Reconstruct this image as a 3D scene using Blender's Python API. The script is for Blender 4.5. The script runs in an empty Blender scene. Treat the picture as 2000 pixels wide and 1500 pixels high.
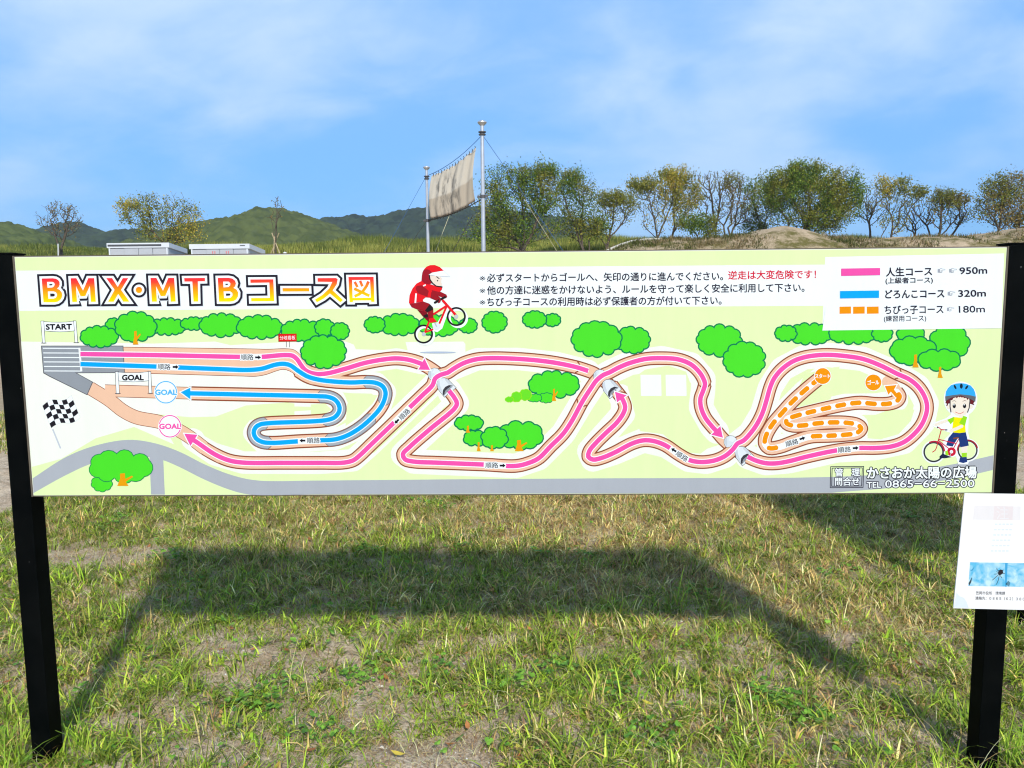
import bpy, math, random
import numpy as np
from mathutils import Vector as V, Matrix
from mathutils.geometry import delaunay_2d_cdt as cdt

R = math.radians
SC = bpy.context.scene
COL = SC.collection
random.seed(7)
RNG = np.random.default_rng(11)

# ------------------------------------------------------------------ camera
F = 1502.0                                   # focal length in pixels of the 2000 px wide photograph
CAM = np.array([0.0844, -2.8226, 1.8340])
PITCH, YAW, ROLL = -0.11165, 0.02106, 0.00854


def _rot(p, y, r):
    cp, sp, cy, sy, cr, sr = math.cos(p), math.sin(p), math.cos(y), math.sin(y), math.cos(r), math.sin(r)
    Rz = np.array([[cy, -sy, 0], [sy, cy, 0], [0, 0, 1]])
    Rx = np.array([[1, 0, 0], [0, cp, -sp], [0, sp, cp]])
    Ry = np.array([[cr, 0, sr], [0, 1, 0], [-sr, 0, cr]])
    return Rz @ Rx @ Ry


ROT = _rot(PITCH, YAW, ROLL)
cam = bpy.data.cameras.new('camera')
camo = bpy.data.objects.new('camera', cam)
COL.objects.link(camo)
M = np.eye(4)
M[:3, 0], M[:3, 1], M[:3, 2], M[:3, 3] = ROT[:, 0], ROT[:, 2], -ROT[:, 1], CAM
camo.matrix_world = Matrix(M.tolist())
cam.sensor_fit = 'HORIZONTAL'
cam.sensor_width = 36.0
cam.lens = F / 2000 * 36
cam.clip_start, cam.clip_end = 0.05, 5000
SC.camera = camo

# ------------------------------------------------------------------ sky and sun
SUN_AZ, SUN_EL = 14.0, 37.0                  # the sun stands behind the camera, a little to the right
sx, sy, sz = math.sin(R(SUN_AZ)) * math.cos(R(SUN_EL)), -math.cos(R(SUN_AZ)) * math.cos(R(SUN_EL)), math.sin(R(SUN_EL))
w = bpy.data.worlds.new('World')
SC.world = w
w.use_nodes = True
nt = w.node_tree
for n in list(nt.nodes):
    nt.nodes.remove(n)


def N(t, kind, **kw):
    n = t.nodes.new(kind)
    for k, v in kw.items():
        if k.startswith('i_'):
            n.inputs[k[2:].replace('_', ' ')].default_value = v
        else:
            setattr(n, k, v)
    return n


def L(t, a, b):
    t.links.new(a, b)


def math_node(t, op, a, b=None, clamp=False):
    n = t.nodes.new('ShaderNodeMath')
    n.operation = op
    n.use_clamp = clamp
    for i, v in enumerate((a, b)):
        if v is None:
            continue
        if hasattr(v, 'is_output'):
            t.links.new(v, n.inputs[i])
        else:
            n.inputs[i].default_value = v
    return n.outputs[0]


def map_range(t, v, a, b, c, d, smooth=False):
    n = t.nodes.new('ShaderNodeMapRange')
    n.interpolation_type = 'SMOOTHSTEP' if smooth else 'LINEAR'
    t.links.new(v, n.inputs[0])
    for i, x in enumerate((a, b, c, d)):
        n.inputs[i + 1].default_value = x
    return n.outputs[0]


def mix_col(t, fac, a, b, blend='MIX'):
    n = t.nodes.new('ShaderNodeMix')
    n.data_type = 'RGBA'
    n.blend_type = blend
    for sock, v in ((0, fac), (6, a), (7, b)):
        if hasattr(v, 'is_output'):
            t.links.new(v, n.inputs[sock])
        elif sock == 0:
            n.inputs[0].default_value = v
        else:
            n.inputs[sock].default_value = (*v, 1)
    return n.outputs[2]


sky = N(nt, 'ShaderNodeTexSky', sky_type='NISHITA', sun_disc=False, sun_elevation=R(SUN_EL), sun_rotation=R(180 - SUN_AZ))
sky.air_density, sky.dust_density, sky.ozone_density = 1.0, 0.4, 3.0
tc = N(nt, 'ShaderNodeTexCoord')
sep = N(nt, 'ShaderNodeSeparateXYZ')
L(nt, tc.outputs['Generated'], sep.inputs[0])
zz = math_node(nt, 'ADD', math_node(nt, 'MAXIMUM', sep.outputs[2], 0.0), 0.42)
comb = N(nt, 'ShaderNodeCombineXYZ')
L(nt, math_node(nt, 'DIVIDE', sep.outputs[0], zz), comb.inputs[0])
L(nt, math_node(nt, 'DIVIDE', sep.outputs[1], zz), comb.inputs[1])
mp = N(nt, 'ShaderNodeMapping')
mp.inputs['Location'].default_value = (5.3, 1.9, 0)
mp.inputs['Rotation'].default_value = (0, 0, R(20))
mp.inputs['Scale'].default_value = (1.15, 1.5, 1)
L(nt, comb.outputs[0], mp.inputs[0])
n1 = N(nt, 'ShaderNodeTexNoise', i_Scale=1.15, i_Detail=6.0, i_Roughness=0.5, i_Distortion=0.25)
L(nt, mp.outputs[0], n1.inputs['Vector'])
n2 = N(nt, 'ShaderNodeTexNoise', i_Scale=3.6, i_Detail=6.0, i_Roughness=0.55, i_Distortion=0.4)
L(nt, mp.outputs[0], n2.inputs['Vector'])
cl = math_node(nt, 'ADD', math_node(nt, 'MULTIPLY', n1.outputs[0], 0.75), math_node(nt, 'MULTIPLY', n2.outputs[0], 0.25))
mask = math_node(nt, 'ADD', map_range(nt, cl, 0.395, 0.65, 0.0, 0.78, True), map_range(nt, sep.outputs[2], 0.08, 0.35, 0.0, 0.16))
mask = math_node(nt, 'MULTIPLY', mask, map_range(nt, sep.outputs[2], 0.06, 0.24, 0.45, 1.0))
hs = N(nt, 'ShaderNodeHueSaturation', i_Saturation=1.0, i_Value=1.0, i_Hue=0.5)
L(nt, sky.outputs[0], hs.inputs['Color'])
SKY_STR = 0.14
clear = mix_col(nt, 1.0, hs.outputs[0], (0.50, 0.93, 1.36), 'MULTIPLY')
clear = mix_col(nt, 0.75, clear, (0.215 / SKY_STR, 0.545 / SKY_STR, 1.08 / SKY_STR))
skyc = mix_col(nt, mask, clear, (0.70 / SKY_STR, 0.88 / SKY_STR, 1.08 / SKY_STR))
fall = map_range(nt, sep.outputs[2], 0.42, 0.85, 1.0, 0.31, True)
skyc = mix_col(nt, 1.0, skyc, fall, 'MULTIPLY')
bg = N(nt, 'ShaderNodeBackground', i_Strength=SKY_STR)
L(nt, skyc, bg.inputs[0])
wo = N(nt, 'ShaderNodeOutputWorld')
L(nt, bg.outputs[0], wo.inputs[0])

sl = bpy.data.lights.new('sun', 'SUN')
sl.energy = 4.25
sl.angle = R(2.8)
sl.color = (1.0, 0.95, 0.87)
so = bpy.data.objects.new('sun', sl)
COL.objects.link(so)
so.rotation_euler = V((sx, sy, sz)).to_track_quat('Z', 'Y').to_euler()
so.location = (4, -8, 9)

SC.view_settings.view_transform = 'Standard'
SC.view_settings.look = 'None'
SC.view_settings.exposure = 0.0
SC.view_settings.gamma = 1.0
SC.cycles.use_denoising = True
SC.cycles.filter_width = 1.15
SC.cycles.max_bounces = 6
SC.cycles.transparent_max_bounces = 4


# ------------------------------------------------------------------ helpers
def lin(c):
    return tuple((v / 255 / 12.92 if v / 255 <= 0.04045 else ((v / 255 + 0.055) / 1.055) ** 2.4) for v in c)


def ray(px, py):
    return ROT @ np.array([(px - 1000) / F, 1.0, (750 - py) / F])


def on_board(px, py, y=0.0):
    """pixel of the photograph -> (x, z) on the upright plane at the given y"""
    d = ray(px, py)
    t = (y - CAM[1]) / d[1]
    p = CAM + t * d
    return p[0], p[2]


def on_plane(px, py, y):
    x, z = on_board(px, py, y)
    return np.array([x, y, z])


def on_ground(px, py, z=0.0):
    d = ray(px, py)
    t = (z - CAM[2]) / d[2]
    p = CAM + t * d
    return p[0], p[1]


def tag(o, label=None, cat=None, group=None, kind=None):
    if label: o['label'] = label
    if cat: o['category'] = cat
    if group: o['group'] = group
    if kind: o['kind'] = kind
    return o


def empty(name, loc=(0, 0, 0), rz=0.0):
    o = bpy.data.objects.new(name, None)
    o.empty_display_size = 0.2
    o.location = loc
    o.rotation_euler = (0, 0, rz)
    COL.objects.link(o)
    return o


def link_mesh(name, me, parent=None):
    o = bpy.data.objects.new(name, me)
    COL.objects.link(o)
    if parent is not None:
        o.parent = parent
    return o


def np_mesh(name, verts, tris, mats, parent=None, cols=None, fmat=None, smooth=False):
    """tris: (n,3) int array; cols: (nverts,3) linear colours"""
    verts = np.asarray(verts, np.float32)
    tris = np.asarray(tris, np.int32)
    me = bpy.data.meshes.new(name)
    me.vertices.add(len(verts))
    me.vertices.foreach_set('co', verts.ravel())
    me.loops.add(tris.size)
    me.loops.foreach_set('vertex_index', tris.ravel())
    k = tris.shape[1]
    me.polygons.add(len(tris))
    me.polygons.foreach_set('loop_start', np.arange(0, tris.size, k, dtype=np.int32))
    try:
        me.polygons.foreach_set('loop_total', np.full(len(tris), k, np.int32))
    except Exception:
        pass
    for m in mats:
        me.materials.append(m)
    if fmat is not None:
        me.polygons.foreach_set('material_index', np.asarray(fmat, np.int32))
    if smooth:
        me.polygons.foreach_set('use_smooth', np.ones(len(tris), bool))
    if cols is not None:
        a = me.color_attributes.new('tint', 'FLOAT_COLOR', 'POINT')
        c4 = np.ones((len(verts), 4), np.float32)
        c4[:, :3] = cols
        a.data.foreach_set('color', c4.ravel())
    me.update(calc_edges=True)
    me.validate()
    return link_mesh(name, me, parent)


class MB:
    """collects polygons into one mesh"""
    def __init__(s):
        s.v, s.f, s.m = [], [], []

    def add(s, vs, fs, mi=0):
        b = len(s.v)
        s.v += [tuple(v) for v in vs]
        s.f += [tuple(i + b for i in f) for f in fs]
        s.m += [mi] * len(fs)

    def box(s, x0, x1, y0, y1, z0, z1, mi=0, bev=0.0):
        if bev <= 0:
            vs = [(x, y, z) for x in (x0, x1) for y in (y0, y1) for z in (z0, z1)]
            s.add(vs, [(0, 1, 3, 2), (4, 6, 7, 5), (0, 4, 5, 1), (2, 3, 7, 6), (0, 2, 6, 4), (1, 5, 7, 3)], mi)
            return
        import bmesh
        bm = bmesh.new()
        bmesh.ops.create_cube(bm, size=1.0)
        for v in bm.verts:
            v.co = V(((x0 + x1) / 2 + v.co.x * (x1 - x0), (y0 + y1) / 2 + v.co.y * (y1 - y0), (z0 + z1) / 2 + v.co.z * (z1 - z0)))
        bmesh.ops.bevel(bm, geom=list(bm.edges), offset=bev, segments=2, affect='EDGES', profile=0.6)
        bm.verts.index_update()
        s.add([v.co[:] for v in bm.verts], [[v.index for v in f.verts] for f in bm.faces], mi)
        bm.free()

    def tube(s, pts, rad, n=8, mi=0, cap=True):
        pts = [V(p) for p in pts]
        rads = rad if isinstance(rad, (list, tuple)) else [rad] * len(pts)
        vs, fs = [], []
        prev = None
        for i, p in enumerate(pts):
            a = pts[max(i - 1, 0)]
            b = pts[min(i + 1, len(pts) - 1)]
            d = (b - a).normalized()
            u = d.cross(V((0.13, 0.21, 1))) if prev is None else (prev - d * prev.dot(d))
            if u.length < 1e-5:
                u = d.cross(V((1, 0, 0)))
            u.normalize()
            prev = u
            q = d.cross(u)
            for k in range(n):
                t = 2 * math.pi * k / n
                vs.append(p + (u * math.cos(t) + q * math.sin(t)) * rads[i])
        for i in range(len(pts) - 1):
            for k in range(n):
                k2 = (k + 1) % n
                fs.append((i * n + k, i * n + k2, (i + 1) * n + k2, (i + 1) * n + k))
        if cap:
            fs.append(tuple(range(n))[::-1])
            fs.append(tuple((len(pts) - 1) * n + k for k in range(n)))
        s.add(vs, fs, mi)

    def lathe(s, c, prof, n=20, mi=0):
        vs, fs = [], []
        for r, z in prof:
            for k in range(n):
                t = 2 * math.pi * k / n
                vs.append((c[0] + r * math.cos(t), c[1] + r * math.sin(t), c[2] + z))
        for i in range(len(prof) - 1):
            for k in range(n):
                k2 = (k + 1) % n
                fs.append((i * n + k, i * n + k2, (i + 1) * n + k2, (i + 1) * n + k))
        fs.append(tuple(range(n))[::-1])
        fs.append(tuple((len(prof) - 1) * n + k for k in range(n)))
        s.add(vs, fs, mi)

    def build(s, name, mats, parent=None, smooth=False):
        me = bpy.data.meshes.new(name)
        me.from_pydata(s.v, [], s.f)
        for m in (mats if isinstance(mats, (list, tuple)) else [mats]):
            me.materials.append(m)
        me.polygons.foreach_set('material_index', s.m)
        if smooth:
            me.polygons.foreach_set('use_smooth', [True] * len(me.polygons))
            try:
                me.set_sharp_from_angle(angle=R(40))
            except Exception:
                pass
        me.update()
        return link_mesh(name, me, parent)


def value_noise(x, y, seed=0):
    xi, yi = np.floor(x).astype(np.int64), np.floor(y).astype(np.int64)
    fx, fy = x - xi, y - yi
    fx, fy = fx * fx * (3 - 2 * fx), fy * fy * (3 - 2 * fy)

    def h(a, b):
        n = (a * 374761393 + b * 668265263 + seed * 974711) & 0x7fffffff
        n = ((n ^ (n >> 13)) * 1274126177) & 0x7fffffff
        return ((n ^ (n >> 16)) & 0xffff) / 65535.0
    return (h(xi, yi) * (1 - fx) + h(xi + 1, yi) * fx) * (1 - fy) + (h(xi, yi + 1) * (1 - fx) + h(xi + 1, yi + 1) * fx) * fy


def fbm(x, y, seed=0, oct=4):
    s, a, t = 0, 0.5, 0
    for o in range(oct):
        s = s + a * value_noise(x * 2 ** o, y * 2 ** o, seed + o * 17)
        t += a
        a *= 0.5
    return s / t


# ------------------------------------------------------------------ materials
MATS = {}


def base_mat(name):
    m = bpy.data.materials.new(name)
    m.use_nodes = True
    t = m.node_tree
    p = t.nodes['Principled BSDF']
    return m, t, p


def simple(name, col, rough=0.5, spec=0.3, metal=0.0, noise=0.0, nscale=8.0, bump=0.0, bscale=60.0):
    m, t, p = base_mat(name)
    p.inputs['Roughness'].default_value = rough
    p.inputs['Specular IOR Level'].default_value = spec
    p.inputs['Metallic'].default_value = metal
    co = N(t, 'ShaderNodeTexCoord')
    if noise > 0:
        n = N(t, 'ShaderNodeTexNoise', i_Scale=nscale, i_Detail=5.0, i_Roughness=0.65)
        L(t, co.outputs['Object'], n.inputs['Vector'])
        f = map_range(t, n.outputs[0], 0.3, 0.7, 1 - noise, 1 + noise)
        L(t, mix_col(t, 1.0, col, f, 'MULTIPLY'), p.inputs['Base Color'])
    else:
        p.inputs['Base Color'].default_value = (*col, 1)
    if bump > 0:
        n = N(t, 'ShaderNodeTexNoise', i_Scale=bscale, i_Detail=4.0)
        L(t, co.outputs['Object'], n.inputs['Vector'])
        b = N(t, 'ShaderNodeBump', i_Strength=bump, i_Distance=0.01)
        L(t, n.outputs[0], b.inputs['Height'])
        L(t, b.outputs[0], p.inputs['Normal'])
    return m


INK_K = 0.76
INK_WB = (0.93, 1.0, 1.04)                     # the inks as they look under the warm sun


def ink(rgb):
    """printed ink on the sign, faintly weathered"""
    key = ('ink',) + tuple(rgb)
    if key in MATS:
        return MATS[key]
    c = tuple(min(0.82, v * INK_K * k) for v, k in zip(lin(rgb), INK_WB))
    m, t, p = base_mat('ink_%02x%02x%02x' % tuple(rgb))
    p.inputs['Roughness'].default_value = 0.45
    p.inputs['Specular IOR Level'].default_value = 0.10
    co = N(t, 'ShaderNodeTexCoord')
    mpn = N(t, 'ShaderNodeMapping')
    mpn.inputs['Scale'].default_value = (5.0, 1.0, 0.8)      # faint streaks where rain runs down
    L(t, co.outputs['Object'], mpn.inputs[0])
    n = N(t, 'ShaderNodeTexNoise', i_Scale=2.2, i_Detail=7.0, i_Roughness=0.7)
    L(t, mpn.outputs[0], n.inputs['Vector'])
    f = map_range(t, n.outputs[0], 0.3, 0.7, 0.955, 1.02)
    L(t, mix_col(t, 1.0, c, f, 'MULTIPLY'), p.inputs['Base Color'])
    MATS[key] = m
    return m


def tint_mat(name, rough=0.6, transl=0.25, spec=0.2, back=None):
    """colour from the mesh's own tint attribute (leaf by leaf, blade by blade)"""
    m = bpy.data.materials.new(name)
    m.use_nodes = True
    t = m.node_tree
    p = t.nodes['Principled BSDF']
    a = N(t, 'ShaderNodeAttribute', attribute_name='tint')
    p.inputs['Roughness'].default_value = rough
    p.inputs['Specular IOR Level'].default_value = spec
    L(t, a.outputs['Color'], p.inputs['Base Color'])
    if transl > 0:
        tr = N(t, 'ShaderNodeBsdfTranslucent')
        L(t, a.outputs['Color'], tr.inputs[0])
        mx = N(t, 'ShaderNodeMixShader')
        mx.inputs[0].default_value = transl
        L(t, p.outputs[0], mx.inputs[1])
        L(t, tr.outputs[0], mx.inputs[2])
        L(t, mx.outputs[0], t.nodes['Material Output'].inputs[0])
    return m


M_LEAF = tint_mat('leaf', 0.55, 0.22)
M_GRASS = tint_mat('grass_blade', 0.5, 0.2, 0.25)
M_HILL = tint_mat('hill_canopy', 0.9, 0.0, 0.05)
M_BARK = simple('bark', lin((96, 86, 76)), 0.9, 0.1, noise=0.35, nscale=14, bump=0.4, bscale=40)


def black_paint():
    m, t, p = base_mat('black_paint')
    p.inputs['Roughness'].default_value = 0.5
    p.inputs['Specular IOR Level'].default_value = 0.025
    co = N(t, 'ShaderNodeTexCoord')
    n = N(t, 'ShaderNodeTexNoise', i_Scale=55.0, i_Detail=3.0, i_Roughness=0.6)
    L(t, co.outputs['Object'], n.inputs['Vector'])
    chip = map_range(t, n.outputs[0], 0.755, 0.775, 0.0, 1.0)
    n2 = N(t, 'ShaderNodeTexNoise', i_Scale=7.0, i_Detail=5.0)
    L(t, co.outputs['Object'], n2.inputs['Vector'])
    base = mix_col(t, map_range(t, n2.outputs[0], 0.4, 0.7, 0.0, 1.0), (0.0012, 0.0018, 0.0020), (0.0035, 0.0042, 0.0042))
    L(t, mix_col(t, chip, base, (0.35, 0.36, 0.34)), p.inputs['Base Color'])
    return m


M_POST = black_paint()
M_FRAME = simple('bronze_frame', lin((92, 84, 72)), 0.45, 0.4, noise=0.12, nscale=6)
M_STEEL = simple('galvanised_steel', lin((196, 198, 202)), 0.38, 0.5, 0.55, noise=0.1, nscale=5)
M_DARKSTEEL = simple('weathered_steel', lin((92, 90, 90)), 0.5, 0.4, 0.4, noise=0.2, nscale=18)
M_PANEL = simple('panel_core', lin((214, 214, 208)), 0.5, 0.3)


# ------------------------------------------------------------------ terrain
def terrain(x, y):
    """height of the ground: flat lot, then a long grass bank"""
    x = np.asarray(x, float)
    y = np.asarray(y, float)
    t = np.clip((y - 13) / 31.0, 0, 1)
    h = 5.0 * (0.75 * t + 0.25 * t * t * (3 - 2 * t))
    und = (fbm(x * 0.12 + 5, y * 0.12, 3, 3) - 0.5) * 1.1 * np.clip((y - 18) / 14, 0, 1)
    h = h + und - np.clip((y - 44) / 60, 0, 1) * 0.8
    near = ((fbm(x * 1.4, y * 1.4, 9, 3) - 0.5) * 0.085 + (fbm(x * 4.2, y * 4.2, 13, 2) - 0.5) * 0.06) * np.clip((14 - np.abs(y)) / 6, 0, 1)
    return h + near


SOIL_SPOTS = [  # (px, py, rx m, ry m, strength) of bare soil showing through the grass
    (200, 1088, 0.62, 0.28, 1.0), (130, 1075, 0.35, 0.25, 0.7), (300, 1075, 0.3, 0.2, 0.6), (600, 1265, 0.5, 0.18, 0.55), (700, 1400, 0.42, 0.2, 0.6),
    (500, 1300, 0.45, 0.16, 0.45), (840, 1470, 0.35, 0.16, 0.6), (720, 1330, 0.3, 0.14, 0.5), (480, 1450, 0.3, 0.16, 0.55),
    (40, 1300, 0.2, 0.2, 0.5), (1640, 1440, 0.25, 0.1, 0.5), (1010, 1400, 0.2, 0.1, 0.5), (950, 1300, 0.3, 0.1, 0.4), (240, 1420, 0.25, 0.1, 0.5)]
STRAW_SPOTS = [(1250, 1010, 1.3, 0.9, 0.8), (1450, 1120, 0.6, 0.5, 0.6), (1640, 1200, 0.5, 0.3, 0.5), (1000, 1010, 0.8, 0.5, 0.4), (700, 1010, 0.9, 0.6, 0.35),
               (650, 1160, 0.6, 0.3, 0.4), (1850, 1020, 0.8, 0.5, 0.3), (1150, 1150, 0.5, 0.3, 0.35)]


def spots(x, y, lst):
    s = np.zeros_like(np.asarray(x, float))
    for px, py, rx, ry, k in lst:
        gx, gy = on_ground(px, py)
        d = ((x - gx) / rx) ** 2 + ((y - gy) / ry) ** 2
        s = np.maximum(s, k * np.exp(-d ** 2 * 0.7))
    return s


def ground_material():
    m, t, p = base_mat('ground_soil')
    p.inputs['Roughness'].default_value = 0.95
    p.inputs['Specular IOR Level'].default_value = 0.08
    co = N(t, 'ShaderNodeTexCoord')
    pos = co.outputs['Object']
    a = N(t, 'ShaderNodeTexNoise', i_Scale=6.0, i_Detail=8.0, i_Roughness=0.7)
    L(t, pos, a.inputs['Vector'])
    b = N(t, 'ShaderNodeTexNoise', i_Scale=55.0, i_Detail=5.0, i_Roughness=0.7)
    L(t, pos, b.inputs['Vector'])
    v = N(t, 'ShaderNodeTexVoronoi', i_Scale=95.0)
    L(t, pos, v.inputs['Vector'])
    soil = mix_col(t, map_range(t, a.outputs[0], 0.35, 0.65, 0, 1), lin((190, 166, 138)), lin((242, 224, 198)))
    soil = mix_col(t, map_range(t, b.outputs[0], 0.45, 0.68, 0, 0.8), soil, lin((118, 96, 74)))
    soil = mix_col(t, map_range(t, v.outputs['Distance'], 0.16, 0.22, 0.75, 0.0), soil, lin((200, 186, 166)))
    sp = N(t, 'ShaderNodeSeparateXYZ')
    L(t, pos, sp.inputs[0])
    wob = N(t, 'ShaderNodeTexNoise', i_Scale=0.8, i_Detail=4.0)
    L(t, pos, wob.inputs['Vector'])
    yy = math_node(t, 'ADD', sp.outputs[1], math_node(t, 'MULTIPLY', wob.outputs[0], 2.2))
    lot = math_node(t, 'MULTIPLY', map_range(t, yy, 8.3, 8.9, 0, 1, True), map_range(t, yy, 24.0, 28.0, 1, 0, True))
    sand = mix_col(t, map_range(t, a.outputs[0], 0.3, 0.7, 0, 1), lin((168, 148, 120)), lin((190, 172, 146)))
    c = mix_col(t, lot, soil, sand)
    bank = map_range(t, yy, 26.0, 29.0, 0, 1, True)
    g = N(t, 'ShaderNodeTexNoise', i_Scale=1.6, i_Detail=8.0, i_Roughness=0.75)
    L(t, pos, g.inputs['Vector'])
    grass = mix_col(t, map_range(t, g.outputs[0], 0.3, 0.7, 0, 1), lin((74, 82, 34)), lin((140, 138, 70)))
    c = mix_col(t, bank, c, grass)
    L(t, c, p.inputs['Base Color'])
    bp = N(t, 'ShaderNodeBump', i_Strength=1.0, i_Distance=0.02)
    h = math_node(t, 'ADD', b.outputs[0], math_node(t, 'MULTIPLY', a.outputs[0], 0.6))
    L(t, h, bp.inputs['Height'])
    L(t, bp.outputs[0], p.inputs['Normal'])
    return m


def grid_mesh(xs, ys, zf):
    X, Y = np.meshgrid(xs, ys)
    Z = zf(X, Y)
    vs = np.stack([X.ravel(), Y.ravel(), Z.ravel()], 1)
    nx, ny = len(xs), len(ys)
    i = np.arange((ny - 1) * (nx - 1))
    r, c = i // (nx - 1), i % (nx - 1)
    a = r * nx + c
    return vs, np.stack([a, a + 1, a + nx + 1, a + nx], 1)


xs = np.concatenate([np.linspace(-1500, -70, 14), np.arange(-60, -8, 1.5), np.arange(-8, 8, 0.07), np.arange(8, 60, 1.5), np.linspace(70, 1500, 14)])
ys = np.concatenate([np.linspace(-300, -12, 10), np.arange(-8, -1.5, 0.6), np.arange(-1.5, 8, 0.07), np.arange(8, 52, 0.8), np.linspace(56, 2200, 22)])
vs, fs = grid_mesh(xs, ys, terrain)
M_GROUND = ground_material()
g = np_mesh('ground', vs, fs, [M_GROUND], smooth=True)
tag(g, kind='structure')


# ------------------------------------------------------------------ wooded hills far behind
def domes(x, y, seed):
    """rounded tree crowns of uneven size packed side by side"""
    xi, yi = np.floor(x), np.floor(y)
    out = np.zeros_like(x)
    who = np.zeros_like(x)
    for dx in (-1, 0, 1):
        for dy in (-1, 0, 1):
            cx, cy = xi + dx, yi + dy
            jx = value_noise(cx * 7.13 + 0.5, cy * 3.77 + 0.5, seed + 61)
            jy = value_noise(cx * 5.31 + 0.5, cy * 9.17 + 0.5, seed + 67)
            r = 0.55 + 0.5 * value_noise(cx * 2.91 + 0.5, cy * 4.3 + 0.5, seed + 71)
            d2 = ((x - cx - jx) ** 2 + (y - cy - jy) ** 2) / r ** 2
            h = r * np.sqrt(np.clip(1 - d2, 0, 1))
            who = np.where(h > out, value_noise(cx * 3.3 + 0.5, cy * 8.1 + 0.5, seed + 73), who)
            out = np.maximum(out, h)
    return out, who


def hill(ridge, Y, depth, c_dark, c_light, seed, lump=2.2, amp=1.3, x_ext=12, base=3.0):
    """ridge: list of photo pixels along the skyline, stood up at distance Y"""
    P = np.array([on_plane(px, py, Y) for px, py in ridge])
    x0, x1 = P[0, 0], P[-1, 0]
    step = lump / 4.5
    xs = np.arange(x0 - x_ext, x1 + x_ext, step)
    ys = np.arange(Y - depth, Y + depth * 0.6, step * 1.25)
    rz = np.interp(xs, P[:, 0], P[:, 2], left=base, right=base)
    k = np.ones(5) / 5
    rz = np.convolve(np.pad(rz, 2, mode='edge'), k, 'valid')

    def zf(X, Y_):
        Rz = np.interp(X, xs, rz)
        v = (Y_ - Y) / depth
        prof = np.where(v < 0, np.cos(np.clip(-v, 0, 1) * math.pi / 2) ** 1.1, np.exp(-(v * 2.0) ** 2))
        big = (fbm(X / lump / 5, Y_ / lump / 5, seed, 3) - 0.5) * amp * 1.3
        crown, _ = domes(X / lump, Y_ / lump, seed)
        n3 = value_noise(X / lump * 5.0, Y_ / lump * 5.0, seed + 3)
        return base + (Rz - base - amp * 0.7) * prof + (crown * amp + n3 * amp * .22 + big * np.clip(-v * 3, 0, 1)) * np.clip(prof * 3, 0, 1)
    vs, fs = grid_mesh(xs, ys, zf)
    t = fbm(vs[:, 0] / lump * 0.8, vs[:, 1] / lump * 0.8, seed + 31, 4)
    t2 = value_noise(vs[:, 0] / lump * 2.2, vs[:, 1] / lump * 2.2, seed + 37)
    _, who = domes(vs[:, 0] / lump, vs[:, 1] / lump, seed)
    t = np.clip((t - 0.5) * 2.0 + 0.5 + (t2 - 0.5) * 0.5 + (who - 0.5) * 1.0, 0, 1)[:, None]
    cols = np.array(lin(c_dark)) * (1 - t) + np.array(lin(c_light)) * t
    cols = cols * np.array([0.84, 0.84, 0.86])
    o = np_mesh('hills', vs, fs, [M_HILL], cols=cols, smooth=False)
    tag(o, kind='structure')
    return o


hill([(560, 470), (600, 450), (645, 431), (700, 426), (740, 429), (780, 418), (830, 412), (880, 409), (960, 410), (1040, 424), (1100, 432), (1150, 450), (1180, 464), (1200, 480)],
     420, 110, (34, 48, 36), (58, 74, 50), 3, lump=3.6, amp=4.0, x_ext=20)
hill([(300, 478), (360, 462), (400, 441), (440, 431), (500, 428), (515, 415), (530, 409), (560, 413), (600, 425), (640, 440), (690, 458), (730, 468), (780, 480)],
     240, 70, (72, 84, 40), (98, 108, 54), 5, lump=2.3, amp=2.4, x_ext=14)
hill([(60, 470), (110, 462), (135, 444), (155, 437), (180, 447), (215, 463), (240, 458), (270, 452), (330, 455), (380, 462), (420, 475)],
     380, 90, (40, 54, 38), (64, 80, 52), 8, lump=3.6, amp=3.6, x_ext=16)
hill([(-300, 440), (-120, 432), (-20, 434), (30, 440), (60, 452), (100, 464), (140, 475)], 200, 60, (72, 86, 40), (100, 112, 56), 12, lump=2.2, amp=2.2, x_ext=10)


# ------------------------------------------------------------------ earth mound of the course, right
MOUND_Y = 26.0
MP = [(1130, 520), (1180, 494), (1205, 482), (1240, 471), (1300, 468), (1400, 466), (1460, 460), (1490, 449), (1525, 442), (1555, 446), (1590, 457), (1620, 465), (1700, 467), (1800, 465),
      (1900, 463), (1945, 458), (1975, 448), (2030, 443), (2090, 452), (2160, 463), (2300, 470), (2500, 490)]
MPW = np.array([on_plane(px, py, MOUND_Y) for px, py in MP])


def mound_top(x):
    return np.interp(x, MPW[:, 0], MPW[:, 2], left=0.5, right=1.0)


def mound_z(X, Y):
    v = (Y - MOUND_Y)
    prof = np.where(v < 0, np.cos(np.clip(-v / 5.5, 0, 1) * math.pi / 2) ** 1.2, np.where(v < 3.0, 1.0, np.cos(np.clip((v - 3.0) / 5.0, 0, 1) * math.pi / 2)))
    base = terrain(X, Y) - 0.25
    n = (fbm(X * 1.1, Y * 1.1, 41, 4) - 0.5) * 0.28 + (fbm(X * 5, Y * 5, 45, 2) - 0.5) * 0.07
    z = base + (mound_top(X) - base) * prof
    return z + n * np.clip(prof * 4, 0, 1) * 0.7


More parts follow.
